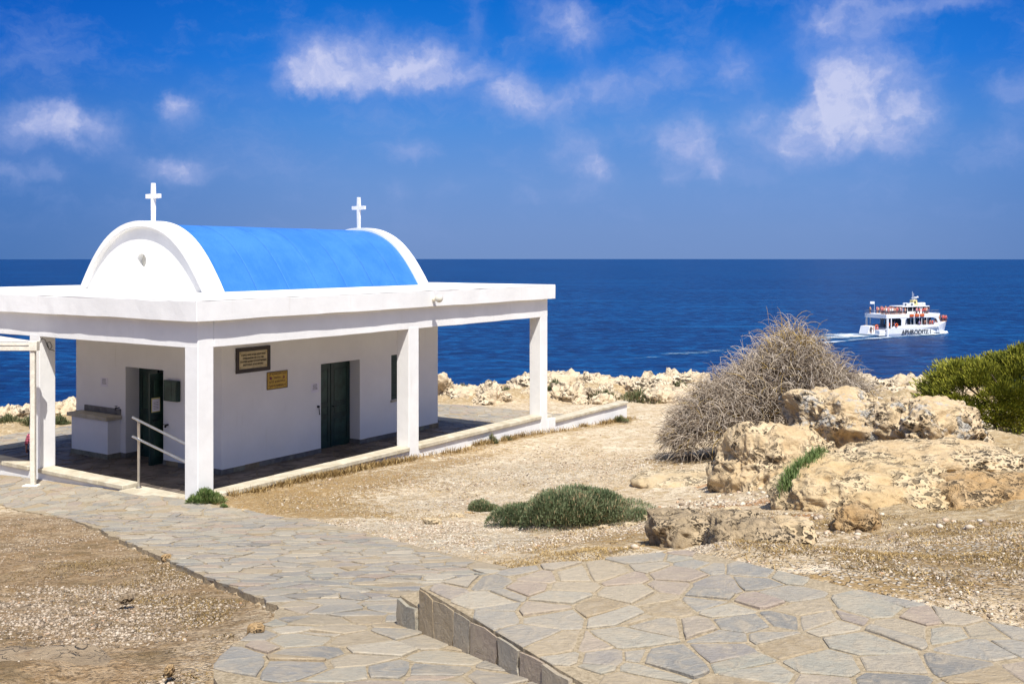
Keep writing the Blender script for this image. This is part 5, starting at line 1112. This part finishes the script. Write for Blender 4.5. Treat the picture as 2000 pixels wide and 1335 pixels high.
def dead_bush():
    r = np.random.default_rng(21); yc = 22.0; xc = (1480-1000)/F*yc; zb = float(base(xc, yc)); e = empty('dead_bush', (xc, yc, zb), 0, 'big tangled grey brown dead bush rising in front of the sea', 'bush')
    s = yc/F
    prof = [(1322, 872), (1336, 830), (1362, 790), (1388, 755), (1425, 742), (1458, 712), (1495, 682), (1518, 650), (1545, 640), (1585, 662), (1606, 702), (1640, 722), (1668, 752), (1688, 800)]
    px0 = 1000+F*xc/yc; pxs_ = np.array([(p-px0)*s for p, _ in prof]); pzs = np.array([H-(q-HY)*s-zb for _, q in prof]); xl, xr = pxs_[0], pxs_[-1]
    # main limbs
    n = 60; B = np.zeros((n, 3)); B[:, 0] = r.normal(0, .35, n)+.2; B[:, 1] = r.normal(0, .25, n); tx = r.uniform(xl*.8, xr*.8, n); tzp = np.interp(tx, pxs_, pzs)*r.uniform(.5, .85, n); T_ = np.stack([tx, r.normal(0, .7, n), tzp], 1); D = T_-B; L = np.linalg.norm(D, axis=1)
    V, Fc, si, P = strands(r, B, D, L, 8, .03, .12, np.full(n, .022), .3, 5, .2); np_mesh('branches', V, Fc, M['branch'], e, attrs={'tint': r.random(n)[si]})
    def pts(n, lo, hi):
        X = r.uniform(xl, xr, n); top = np.interp(X, pxs_, pzs); dep = 1.55*np.sqrt(np.clip(top/pzs.max(), .05, 1)); th = r.uniform(-1, 1, n); q = np.sqrt(np.clip(1-th*th, 0, 1)); f = r.uniform(lo, hi, n); Y = dep*th*f; Z = top*q**.7*f
        return np.stack([X, Y, np.maximum(Z, .03)], 1), np.stack([(X-.2)/2.2, th*1.1, q*.9+.15], 1)
    allV, allF, allT, o = [], [], [], 0
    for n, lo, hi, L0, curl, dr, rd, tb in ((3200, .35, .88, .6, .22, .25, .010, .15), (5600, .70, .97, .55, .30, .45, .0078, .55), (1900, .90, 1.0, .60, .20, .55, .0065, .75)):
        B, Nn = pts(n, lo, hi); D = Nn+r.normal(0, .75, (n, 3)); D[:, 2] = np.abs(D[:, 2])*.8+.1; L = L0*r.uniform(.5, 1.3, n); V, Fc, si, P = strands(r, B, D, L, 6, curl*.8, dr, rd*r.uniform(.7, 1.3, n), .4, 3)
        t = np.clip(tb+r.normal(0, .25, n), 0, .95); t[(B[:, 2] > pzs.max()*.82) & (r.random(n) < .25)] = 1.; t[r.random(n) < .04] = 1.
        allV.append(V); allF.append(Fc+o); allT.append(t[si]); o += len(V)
    V = np.concatenate(allV); V[:, 2] = np.maximum(V[:, 2], base(V[:, 0]+xc, V[:, 1]+yc)-zb-.02)
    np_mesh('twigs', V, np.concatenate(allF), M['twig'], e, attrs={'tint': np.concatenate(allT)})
dead_bush()
def juniper():
    r = np.random.default_rng(31); yc = 19.6; xc = (1990-1000)/F*yc; zb = gz(xc, yc)-.1; e = empty('juniper_bush', (xc, yc, zb), 0, 'dense yellow green juniper bush at the right edge above the rocks', 'bush'); s = yc/F; px0 = 1000+F*xc/yc
    prof = [(1822, 812), (1832, 765), (1850, 728), (1880, 704), (1930, 712), (1965, 698), (1992, 684), (2050, 668), (2120, 675), (2180, 730), (2210, 812)]
    pxs_ = np.array([(p-px0)*s for p, _ in prof]); pzs = np.array([H-(q-HY)*s-zb for _, q in prof]); n = 40
    B = np.zeros((n, 3)); B[:, :2] = r.normal(0, .3, (n, 2)); tx = r.uniform(pxs_[0]*.85, pxs_[-1]*.85, n); T_ = np.stack([tx, r.normal(0, .8, n), np.interp(tx, pxs_, pzs)*r.uniform(.5, .85, n)], 1); D = T_-B
    V, Fc, si, P = strands(r, B, D, np.linalg.norm(D, axis=1), 7, .03, .0, np.full(n, .028), .35, 5); np_mesh('branches', V, Fc, M['branch'], e, attrs={'tint': r.random(n)[si]})
    # sprays: clumps arranged in tiers on the outside
    nc = 620; X = r.uniform(pxs_[0], pxs_[-1], nc); top = np.interp(X, pxs_, pzs); th = np.sin(r.uniform(-1.5, .9, nc)); q = np.sqrt(1-th*th); f = r.uniform(.74, 1., nc); dep = 1.7*np.sqrt(np.clip(top/pzs.max(), .1, 1))
    Cn = np.stack([X, dep*th*f, np.maximum(top*q**.6*f, r.uniform(.12, .5, nc))], 1); Nn = np.stack([X*.35, th*1.1, q*.9+.1], 1); Nn /= np.linalg.norm(Nn, axis=1)[:, None]
    per = 190; k = np.repeat(np.arange(nc), per); n = len(k); rad_ = r.uniform(.12, .27, nc)[k]; dirs = r.normal(0, 1, (n, 3)); dirs /= np.linalg.norm(dirs, axis=1)[:, None]; off_ = dirs*rad_[:, None]*(r.random(n)**.5)[:, None]*np.array([1.25, 1.1, .55])
    B = Cn[k]+off_; D = Nn[k]*.9+dirs*.8+np.array([0, 0, .25]); D /= np.linalg.norm(D, axis=1)[:, None]; S_ = np.cross(D, r.normal(0, 1, (n, 3))); S_ /= np.linalg.norm(S_, axis=1)[:, None]
    L = .075*r.uniform(.5, 1.3, n)[:, None]; w = .0085*r.uniform(.7, 1.4, n)[:, None]; V = np.stack([B-S_*w*.5, B+S_*w*.5, B+D*L*.6+S_*w, B+D*L*.6-S_*w, B+D*L], 1).reshape(-1, 3); o = np.arange(n)[:, None]*5
    Fc = np.concatenate([o+np.array([[0, 1, 2]]), o+np.array([[0, 2, 3]]), o+np.array([[3, 2, 4]])]); tc_ = r.uniform(.35, .8, nc); t = np.clip(tc_[k]+r.normal(0, .16, n), 0, 1)
    np_mesh('foliage', V, Fc, M['juniper'], e, attrs={'tint': np.repeat(t, 5)})
juniper()

# ------------------------------------------------------------------ people
def skin_body(name, joints, edges, mat, parent=None, sub=1):
    me = bpy.data.meshes.new(name); me.from_pydata([j[0] for j in joints], edges, []); me.update(); o = bpy.data.objects.new(name, me); COL.objects.link(o)
    sk = o.modifiers.new('Skin', 'SKIN'); sk.use_smooth_shade = True
    for v, j in zip(me.skin_vertices[0].data, joints): v.radius = j[1] if isinstance(j[1], tuple) else (j[1], j[1])
    me.skin_vertices[0].data[0].use_root = True
    if sub: o.modifiers.new('Subdivision', 'SUBSURF').levels = sub; o.modifiers[-1].render_levels = sub
    bpy.context.view_layer.update(); ev = o.evaluated_get(bpy.context.evaluated_depsgraph_get()); m2 = bpy.data.meshes.new_from_object(ev); bpy.data.objects.remove(o); m2.name = name; m2.materials.clear()
    return link_mesh(name, m2, mat, parent)
def child(loc, rz):
    e = empty('person', loc, rz, 'small child in pink plaid shirt and dark blue trousers behind the left column', 'person'); h = 1.05; k = h/1.05
    J = [((0, 0, .50), .085), ((0, 0, .62), (.085, .065)), ((0, 0, .76), (.09, .065)), ((0, 0, .83), .035), ((0, .01, .885), .06), ((0, .015, .95), (.078, .085)), ((0, .005, 1.0), .055),
         ((-.06, 0, .44), .052), ((-.065, .01, .26), .040), ((-.065, 0, .05), .028), ((-.065, .07, .025), .026), ((.06, 0, .44), .052), ((.07, .06, .26), .040), ((.07, .04, .05), .028), ((.07, .11, .025), .026),
         ((-.115, 0, .775), .036), ((-.165, -.01, .62), .028), ((-.195, .03, .475), .020), ((-.20, .045, .435), (.026, .014)), ((.115, 0, .775), .036), ((.15, -.02, .62), .028), ((.165, .03, .475), .020), ((.168, .045, .435), (.026, .014))]
    E = [(0, 1), (1, 2), (2, 3), (3, 4), (4, 5), (5, 6), (0, 7), (7, 8), (8, 9), (9, 10), (0, 11), (11, 12), (12, 13), (13, 14), (2, 15), (15, 16), (16, 17), (17, 18), (2, 19), (19, 20), (20, 21), (21, 22)]
    for sx_, hb in ((-1, 18), (1, 22)):                            # fingers and thumb
        hx = J[hb][0][0]
        for i, (dx, ln) in enumerate(((-.018, .036), (-.006, .042), (.006, .040), (.017, .032))):
            a = len(J); J.append(((hx+dx*.3, .045+dx, .418), .0085)); J.append(((hx+dx*.3+.004*sx_, .052+dx, .418-ln*.5), .0075)); J.append(((hx-.006*sx_, .060+dx*1.1, .418-ln), .006)); E += [(hb, a), (a, a+1), (a+1, a+2)]
        a = len(J); J.append(((hx-.008*sx_, .07, .425), .009)); J.append(((hx-.014*sx_, .085, .402), .007)); E += [(hb, a), (a, a+1)]
    skin_body('body', J, E, M['skin'], e, 1)
    sh = [((0, 0, .50), (.105, .082)), ((0, 0, .62), (.102, .08)), ((0, 0, .765), (.102, .078)), ((0, 0, .81), .05), ((-.118, 0, .78), .048), ((-.166, -.01, .62), .042), ((-.18, .01, .55), .040), ((.118, 0, .78), .048), ((.152, -.02, .62), .042), ((.158, .0, .56), .040)]
    skin_body('shirt', sh, [(0, 1), (1, 2), (2, 3), (2, 4), (4, 5), (5, 6), (2, 7), (7, 8), (8, 9)], M['plaid'], e, 1)
    tr = [((0, 0, .50), (.095, .078)), ((-.06, 0, .42), .066), ((-.065, .01, .26), .054), ((-.065, 0, .09), .046), ((.06, 0, .42), .066), ((.07, .06, .26), .054), ((.07, .045, .09), .046)]
    skin_body('trousers', tr, [(0, 1), (1, 2), (2, 3), (0, 4), (4, 5), (5, 6)], M['jeans'], e, 1)
    skin_body('shoe', [((-.065, -.01, .03), .035), ((-.065, .09, .025), .03)], [(0, 1)], M['shoe'], e, 1); skin_body('shoe', [((.07, .03, .03), .035), ((.07, .13, .025), .03)], [(0, 1)], M['shoe'], e, 1)
    m = MB(); m.ball((0, -.005, .975), .098, 3, (.92, 1.02, .95)); m.build('hair', M['hair'], e, smooth=True)
    m = MB(); m.ball((-.03, .088, .94), .011, 2); m.ball((.03, .088, .94), .011, 2); m.build('eye', M['dark'], e); m = MB(); m.ball((0, .103, .92), .014, 2, (1, 1, 1.1)); m.ball((0, .09, .893), .018, 2, (1, .4, .3)); m.build('nose_and_mouth', M['skin'], e)
cx, cy = -10.445, 22.5
child((cx, cy, float(floor_z(cx, cy))+.01), math.radians(-8))

# ------------------------------------------------------------------ tour boat
BY = F*(H-SEA_Z)/(657-HY); BX = (1731-1000)/F*BY; HEAD = math.radians(22); BW = 7.5; hw = BW/2
bx0 = BX+math.sin(HEAD)*(-hw)*-1*-1; 
# local frame: x forward, y to port, origin on the centreline at the stern
ox = BX-math.sin(HEAD)*hw; oy = BY+math.cos(HEAD)*hw
boat = empty('tour_boat', (ox, oy, SEA_Z), HEAD, 'white two deck tour boat crowded with passengers steaming right', 'boat')
# hull: lofted sections
secs = []; xs = [-.0, 1.4, 5, 9, 11, 13, 14.5, 16, 17.2, 18.3, 19.6, 21.0, 22.6]
for x in xs:
    t = max(0, min(1, (x-11)/11.6)); wtop = hw*(1-t**2.4*.97); t2 = max(0, (x-9)/9.9); wbot = hw*.86*max(.02, 1-min(1, t2)**1.7); zt = 1.75+1.15*max(0, (x-9)/12)**1.4+(.0 if x > 1 else -.9)
    xb = x if x < 15 else 15+(x-15)*.62
    secs.append([(xb, -wbot, -.6), (xb*.3+x*.7 if x > 15 else x, -wtop*.97, .55), (x, -wtop, zt), (x, wtop, zt), (xb*.3+x*.7 if x > 15 else x, wtop*.97, .55), (xb, wbot, -.6)])
V = [p for s_ in secs for p in s_]; Fs = []
for i in range(len(secs)-1):
    for k in range(6): a = i*6+k; b = i*6+(k+1) % 6; Fs.append((a, b, b+6, a+6))
Fs += [tuple(range(5, -1, -1)), tuple(len(V)-6+k for k in range(6))]
hull = np_mesh('hull', V, Fs, M['hull'], boat)
m = MB()
for i in range(2, len(secs)-1):
    p, q = secs[i][2], secs[i+1][2]; m.poly([(p[0], p[1]-.03, p[2]-.18), (q[0], q[1]-.03, q[2]-.18), (q[0], q[1]-.03, q[2]-.32), (p[0], p[1]-.03, p[2]-.32)])
m.build('rub_strip', M['navy'], hull)
m = MB(); m.box(-1.9, .0, -hw*.9, hw*.9, .15, .5, bev=.05); m.box(-1.7, -.02, -hw*.9, -hw*.45, .5, 1.5, bev=.1); m.prism([(-2.1, .3), (-1.5, 2.2), (.1, 2.3), (.1, .3)], 'y', hw*.1, hw*.92); m.build('swim_platform', M['hull'], boat)
m = MB(); m.box(-1.9, .3, -hw*.85, hw*.85, -.4, .149); m.build('dark_underside', M['navy'], boat)
text_mesh('lettering', 'APHRODITE I', 1.6, M['letter'], hull, Matrix.Translation((9.3, -hw-.10, .84)) @ Matrix.Rotation(math.radians(90), 4, 'X'), .01, width=9.2, bold=.022)
for v in hull.children[-1].data.vertices:
    t_ = max(0, (v.co.x-11)/9.8); wt_ = hw*(1-t_**2.4*.97); v.co.y += hw+.10-wt_*(.97+.03*(v.co.z-.55)/1.2)-.03
# bulwark and main deck
m = MB(); m.box(1.4, 16.2, -hw+.05, hw-.05, 1.7, 1.8); m.build('main_deck', M['hull_grey'], boat)
m = MB(); m.prism([(1.5, 1.75), (2.4, 2.45), (16.5, 2.6), (16.5, 2.0), (9, 1.8)], 'y', -hw-.02, -hw+.1); m.prism([(1.5, 1.75), (2.4, 2.45), (16.5, 2.6), (16.5, 2.0), (9, 1.8)], 'y', hw-.1, hw+.02); m.build('bulwark', M['hull'], boat)
# inner cabin
m = MB(); m.box(5.4, 14.8, -hw+.9, hw-.9, 1.8, 4.25); m.build('cabin', M['glass_dark'], boat)
for s_ in (-1, 1):
    y0, y1 = sorted((s_*(hw-.02), s_*(hw-.16)))
    for q in ((.25, .75, y0, y1, -.0, 4.3), (1.5, 1.72, y0, y1, 1.5, 4.3), (8.6, 8.72, y0, y1, 2.45, 4.3), (11.0, 11.12, y0, y1, 2.45, 4.3), (12.6, 12.72, y0, y1, 2.45, 4.3)): MB().box(*q).build('post', M['hull'], boat)
    m = MB(); m.prism([(4.7, 2.4), (5.8, 2.4), (6.0, 3.9), (6.4, 4.3), (4.3, 4.3), (4.7, 3.9)], 'y', y0, y1); m.build('post', M['hull'], boat)
    m = MB(); m.prism([(14.6, 4.3), (16.3, 4.3), (17.3, 2.5), (16.5, 2.5), (15.7, 4.0)], 'y', y0, y1); m.build('post', M['hull'], boat)
m = MB()
for x in (5.6, 7.0, 8.3, 9.7, 11.1, 12.5, 13.9): m.box(x, x+.18, -hw+.86, -hw+.9, 2.4, 4.2)
m.box(5.4, 14.8, -hw+.86, -hw+.9, 1.8, 2.6); m.build('cabin_window_frame', M['hull'], boat)
m = MB(); m.box(0, .1, -hw+.1, hw-.1, .4, .5); m.build('stern_rail', M['steel'], boat)
# upper deck
m = MB(); m.prism([(.0, 4.3), (16.4, 4.3), (16.9, 5.25), (.0, 5.25)], 'y', -hw-.03, hw+.03); bmesh.ops.bevel(m.bm, geom=m.bm.edges[:], offset=.06, segments=1, affect='EDGES'); m.build('upper_deck', M['hull'], boat)
m = MB()
for s_ in (-1, 1):
    y = s_*(hw-.05)
    for z in (5.65, 6.1): m.cyl((0, y, z), (16.6, y, z), .025, 6)
    for x in np.arange(0, 16.7, 1.3): m.cyl((x, y, 5.2), (x, y, 6.1), .022, 6)
m.cyl((0, -hw+.05, 6.1), (0, hw-.05, 6.1), .025, 6); m.cyl((0, -hw+.05, 5.65), (0, hw-.05, 5.65), .025, 6); m.build('railing', M['steel'], boat)
m = MB()
for x in (16.8, 18.2, 19.4, 20.5):
    t = max(0, (x-11)/9.8); w_ = hw*(1-t**2.4*.97)
    for s_ in (-1, 1): m.cyl((x, s_*w_, 2.1), (x+.1, s_*w_, 3.2), .025, 6)
for s_ in (-1, 1):
    P_ = [(x+.1, s_*hw*(1-max(0, (x-11)/9.8)**2.4*.97), 3.2+.02*(x-16)) for x in (16.8, 18.2, 19.4, 20.5)]
    for a, b in zip(P_, P_[1:]): m.cyl(a, b, .03, 6)
m.build('bow_rail', M['steel'], boat)
# wheelhouse
m = MB(); m.prism([(8.2, 5.25), (14.6, 5.25), (14.2, 6.9), (8.2, 6.9)], 'y', -1.9, 1.9); wh = m.build('wheelhouse', M['glass_dark'], boat)
m = MB()
for x in (8.15, 9.8, 11.4): m.box(x, x+.15, -1.94, -1.9, 5.25, 6.9)
m.prism([(11.9, 5.25), (13.2, 5.25), (13.0, 6.9), (11.9, 6.9)], 'y', -1.96, -1.91); m.prism([(14.3, 5.25), (14.65, 5.25), (14.25, 6.9), (13.95, 6.9)], 'y', -1.94, 1.94); m.box(8.15, 14.6, -1.95, -1.9, 5.25, 5.75); m.build('window_post', M['hull'], wh)
m = MB(); m.box(6.4, 14.9, -2.3, 2.3, 6.9, 7.1, bev=.05); rf = m.build('roof', M['hull'], wh)
m = MB(); m.cyl((6.5, -2.2, 5.3), (6.5, -2.2, 6.9), .04, 6); m.cyl((6.5, 2.2, 5.3), (6.5, 2.2, 6.9), .04, 6); m.build('roof_post', M['hull'], wh)
for x, w_ in ((8.3, .7), (10.3, .7), (12.7, .8), (13.8, .8)):
    m = MB(); m.box(x, x+w_, -1.3, -.2, 7.1, 7.85, bev=.15); m.build('roof_drum', M['hull'], rf)
m = MB(); m.box(8.7, 10.3, -1.0, -.3, 7.12, 7.75); m.build('roof_box', M['hull_grey'], rf)
for x in (8.2, 10.15): MB().box(x-.12, x+.3, -1.34, -1.31, 7.18, 7.75).build('dark_opening', M['navy'], rf)
m = MB(); m.box(11.3, 12.6, -.6, .6, 7.1, 8.5, bev=.05); mh = m.build('mast_house', M['yellow'], boat)
m = MB(); m.box(11.6, 12.1, -.63, -.6, 7.6, 8.2); m.build('emblem', M['letter'], mh)
m = MB(); m.cyl((11.6, 0, 8.5), (11.6, 0, 10.6), .04, 6); m.cyl((12.0, 0, 8.5), (12.0, 0, 10.2), .035, 6); m.cyl((12.3, 0, 8.5), (12.3, 0, 9.1), .05, 6); m.box(12.1, 13.5, -.12, .12, 9.05, 9.25); m.ball((13.2, 0, 9.2), .22, 2); m.ball((12.7, 0, 8.9), .15, 2); m.cyl((11.2, 0, 9.0), (12.2, 0, 9.0), .03, 6); m.build('antenna', M['hull'], mh)
for x in (7.1, 8.75, 10.35):
    o = MB().box(x, x+1.25, -hw-.30, -hw-.04, 4.55, 5.3, bev=.1).build('life_raft', M['raft']); o.parent = None; o.matrix_world = boat.matrix_basis.copy(); tag(o, 'orange life raft case hung on the upper deck side of the boat', 'life raft', 'orange life raft cases on the boat side')
    # origin at the thing
def torus(name, loc, label, group):
    bm = bmesh.new(); n, k = 20, 8
    vs = [[bm.verts.new(((.36+.1*math.cos(2*math.pi*j/k))*math.cos(2*math.pi*i/n), .1*math.sin(2*math.pi*j/k), (.36+.1*math.cos(2*math.pi*j/k))*math.sin(2*math.pi*i/n))) for j in range(k)] for i in range(n)]
    for i in range(n):
        for j in range(k): bm.faces.new((vs[i][j], vs[(i+1) % n][j], vs[(i+1) % n][(j+1) % k], vs[i][(j+1) % k]))
    me = bpy.data.meshes.new(name); bm.to_mesh(me); bm.free(); o = link_mesh(name, me, M['orange'], None, True); p = boat.matrix_basis @ Vector(loc); o.location = p; o.rotation_euler = (0, 0, HEAD); return tag(o, label, 'lifebuoy', group)
torus('lifebuoy', (3.0, -hw-.15, 2.7), 'orange lifebuoy hung on the low side wall near the stern opening', None); torus('lifebuoy', (.9, -hw+.3, 2.9), 'orange lifebuoy in the stern opening', None); torus('lifebuoy', (-.6, -hw*.3, 2.3), 'orange lifebuoy over the swim platform', None)
# stern ladder, flag
m = MB()
for x in (-.05, .35): m.cyl((x, -hw-.02, .3), (x, -hw-.02, 4.3), .03, 6)
for z in np.arange(.5, 4.2, .4): m.box(-.05, .35, -hw-.05, -hw+.0, z, z+.07)
m.build('ladder', M['hull_grey'], boat)
o = MB().cyl((0, 0, 0), (0, 0, 3.0), .03, 6).box(-.02, 1.0, -.03, .03, 2.4, 3.0).build('flag', M['hull']); o.location = boat.matrix_basis @ Vector((.6, 1.0, 5.25)); o.rotation_euler = (0, 0, HEAD+2.6); tag(o, 'small pale flag on a staff at the stern of the upper deck', 'flag')
# passengers
CLO = [('red', (.55, .06, .06)), ('white', (.75, .74, .72)), ('pink', (.62, .22, .26)), ('dark', (.03, .03, .05)), ('blue', (.06, .14, .35)), ('tan', (.50, .30, .20))]
protos = []
for nm, c in CLO:
    mc = simple(nm+'_shirt_cloth', c, .8)
    J = [((0, 0, .95), (.15, .11)), ((0, 0, 1.2), (.15, .11)), ((0, 0, 1.42), (.17, .11)), ((0, 0, 1.52), .055), ((0, 0, 1.62), .085), ((0, 0, 1.72), .08), ((-.09, 0, .8), .085), ((-.1, .02, .48), .06), ((-.1, 0, .08), .045), ((.09, 0, .8), .085), ((.1, .02, .48), .06), ((.1, 0, .08), .045), ((-.2, 0, 1.4), .05), ((-.27, .05, 1.12), .04), ((-.2, .25, 1.02), .035), ((.2, 0, 1.4), .05), ((.27, .05, 1.12), .04), ((.2, .25, 1.02), .035)]
    E = [(0, 1), (1, 2), (2, 3), (3, 4), (4, 5), (0, 6), (6, 7), (7, 8), (0, 9), (9, 10), (10, 11), (2, 12), (12, 13), (13, 14), (2, 15), (15, 16), (16, 17)]
    o = skin_body('person', J, E, M['skin'], None, 0); o.data.materials.append(mc); o.data.materials.append(M['jeans']); o.data.materials.append(M['hair'])
    for p in o.data.polygons:
        z = p.center.z; ax_ = abs(p.center.x); p.material_index = 3 if z > 1.69 else 1 if (.98 < z < 1.50 and ax_ < .24) else 2 if (.5 < z <= .98 and ax_ < .17) else 0
    protos.append((nm, o)); o.location = (0, 0, -60)
used = set(); r = random.Random(44)
def passenger(x, y, z, where, sit=0):
    k = r.randrange(len(protos)); nm, pr = protos[k]
    if k in used: o = pr.copy(); COL.objects.link(o)
    else: o = pr; used.add(k)
    o.location = boat.matrix_basis @ Vector((x, y, z-sit)); o.rotation_euler = (0, 0, r.uniform(0, 6.28)); s_ = r.uniform(.95, 1.08); o.scale = (s_, s_, s_)
    col = {'red': 'red', 'white': 'white', 'pink': 'pink', 'dark': 'black', 'blue': 'blue', 'tan': 'tan'}[nm]
    o['label'] = f'passenger in a {col} top {where}'; o['category'] = 'person'; o['group'] = f'passengers in {col} {where}'
for i in range(64): passenger(r.uniform(.6, 8.2), r.uniform(-hw+.3, hw-.6), 5.25, 'on the open upper deck of the boat', r.uniform(.0, .25))
for i in range(12): passenger(r.uniform(8.4, 13.8), -hw+.35+r.uniform(0, .8), 5.25, 'beside the wheelhouse', .3)
for i in range(4): passenger(r.uniform(14.9, 16.3), r.uniform(-2.5, 1), 5.25, 'at the front of the upper deck')
for i in range(22): passenger(r.uniform(18.8, 22.2), r.uniform(-.7, .7), 2.75, 'on the bow of the boat')
for i in range(12): passenger(r.uniform(9.5, 16.), -hw+.4, 1.8, 'on the covered side deck')
for i in range(7): passenger(r.uniform(1.7, 4.5), -hw+.6+r.uniform(0, 2), 1.8, 'in the stern opening')
for i in range(6): passenger(r.uniform(-1.6, -.3), r.uniform(-2, 3), .6, 'on the stern platform')
for k, (nm, pr) in enumerate(protos):
    if k not in used: bpy.data.objects.remove(pr)
# wake
def strip(name, label, pts, seed):
    V, Fs, A = [], [], []; n = len(pts); K = 14; 
    for i, (px, py, hwid, a) in enumerate(pts):
        Y = F*(H-SEA_Z)/(py-HY); X = (px-1000)/F*Y
        for k in range(K+1):
            t = k/K*2-1; V.append((X, Y+t*hwid, SEA_Z+.12+.12*a*(1-t*t))); A.append(a*(1-abs(t)**2.2))
    for i in range(n-1):
        for k in range(K): a_ = i*(K+1)+k; Fs.append((a_, a_+1, a_+K+2, a_+K+1))
    return tag(np_mesh(name, V, Fs, M['foam'], smooth=True, attrs={'foam': A}), label, 'wake', kind='stuff')
def dens_(p, k=10):
    o = []
    for a, b in zip(p, p[1:]): o += [tuple(a[j]+(b[j]-a[j])*t/k for j in range(4)) for t in range(k)]
    return o+[p[-1]]
strip('wake_foam', 'broad white wake trailing behind the tour boat', dens_([(1560, 662, 9, .25), (1610, 660, 11, .7), (1660, 656, 10, .85), (1700, 654, 7, .85), (1725, 653, 4, .6)]), 1)
strip('wake_foam', 'thin white foam line along the boat side and lower wake edge', dens_([(1560, 676, 2.2, .35), (1620, 669, 2.6, .7), (1700, 662, 2.4, .8), (1735, 659.5, 1.8, .8), (1780, 656.5, 1.3, .7), (1830, 653, 1.8, .9), (1846, 652, 2, .6)]), 2)
strip('wake_foam', 'faint old wake line left of the dead bush', dens_([(1230, 702, 3, .12), (1300, 694, 4.5, .5), (1380, 688, 5, .55), (1440, 682, 4.5, .5), (1540, 676, 4, .3)]), 3)
def bow_wave():
    r = np.random.default_rng(3); me_V = []; P, Fc = rock_shape(3.4, 1.8, .8, 5, sub=4, rough=.3, pit=.2, freq=1.2); at_ = np.full(len(P), 1.2)
    x, y = (boat.matrix_basis @ Vector((18.9, -1.2, 0)))[:2]
    for k, (dx, dy, s_) in enumerate(((0, 0, 1.), (1.8, 1.6, .75), (-1.8, -1., .6))):
        me_V.append(P*s_+np.array([dx, dy, 0]))
    V = np.concatenate(me_V); Fs = np.concatenate([Fc+len(P)*k for k in range(3)]); o = np_mesh('bow_wave', V, Fs, M['foam'], smooth=True, attrs={'foam': np.full(len(V), 1.3)}, loc=(x, y, SEA_Z)); tag(o, 'white water thrown up by the bow of the boat', 'wave', kind='stuff')
bow_wave()
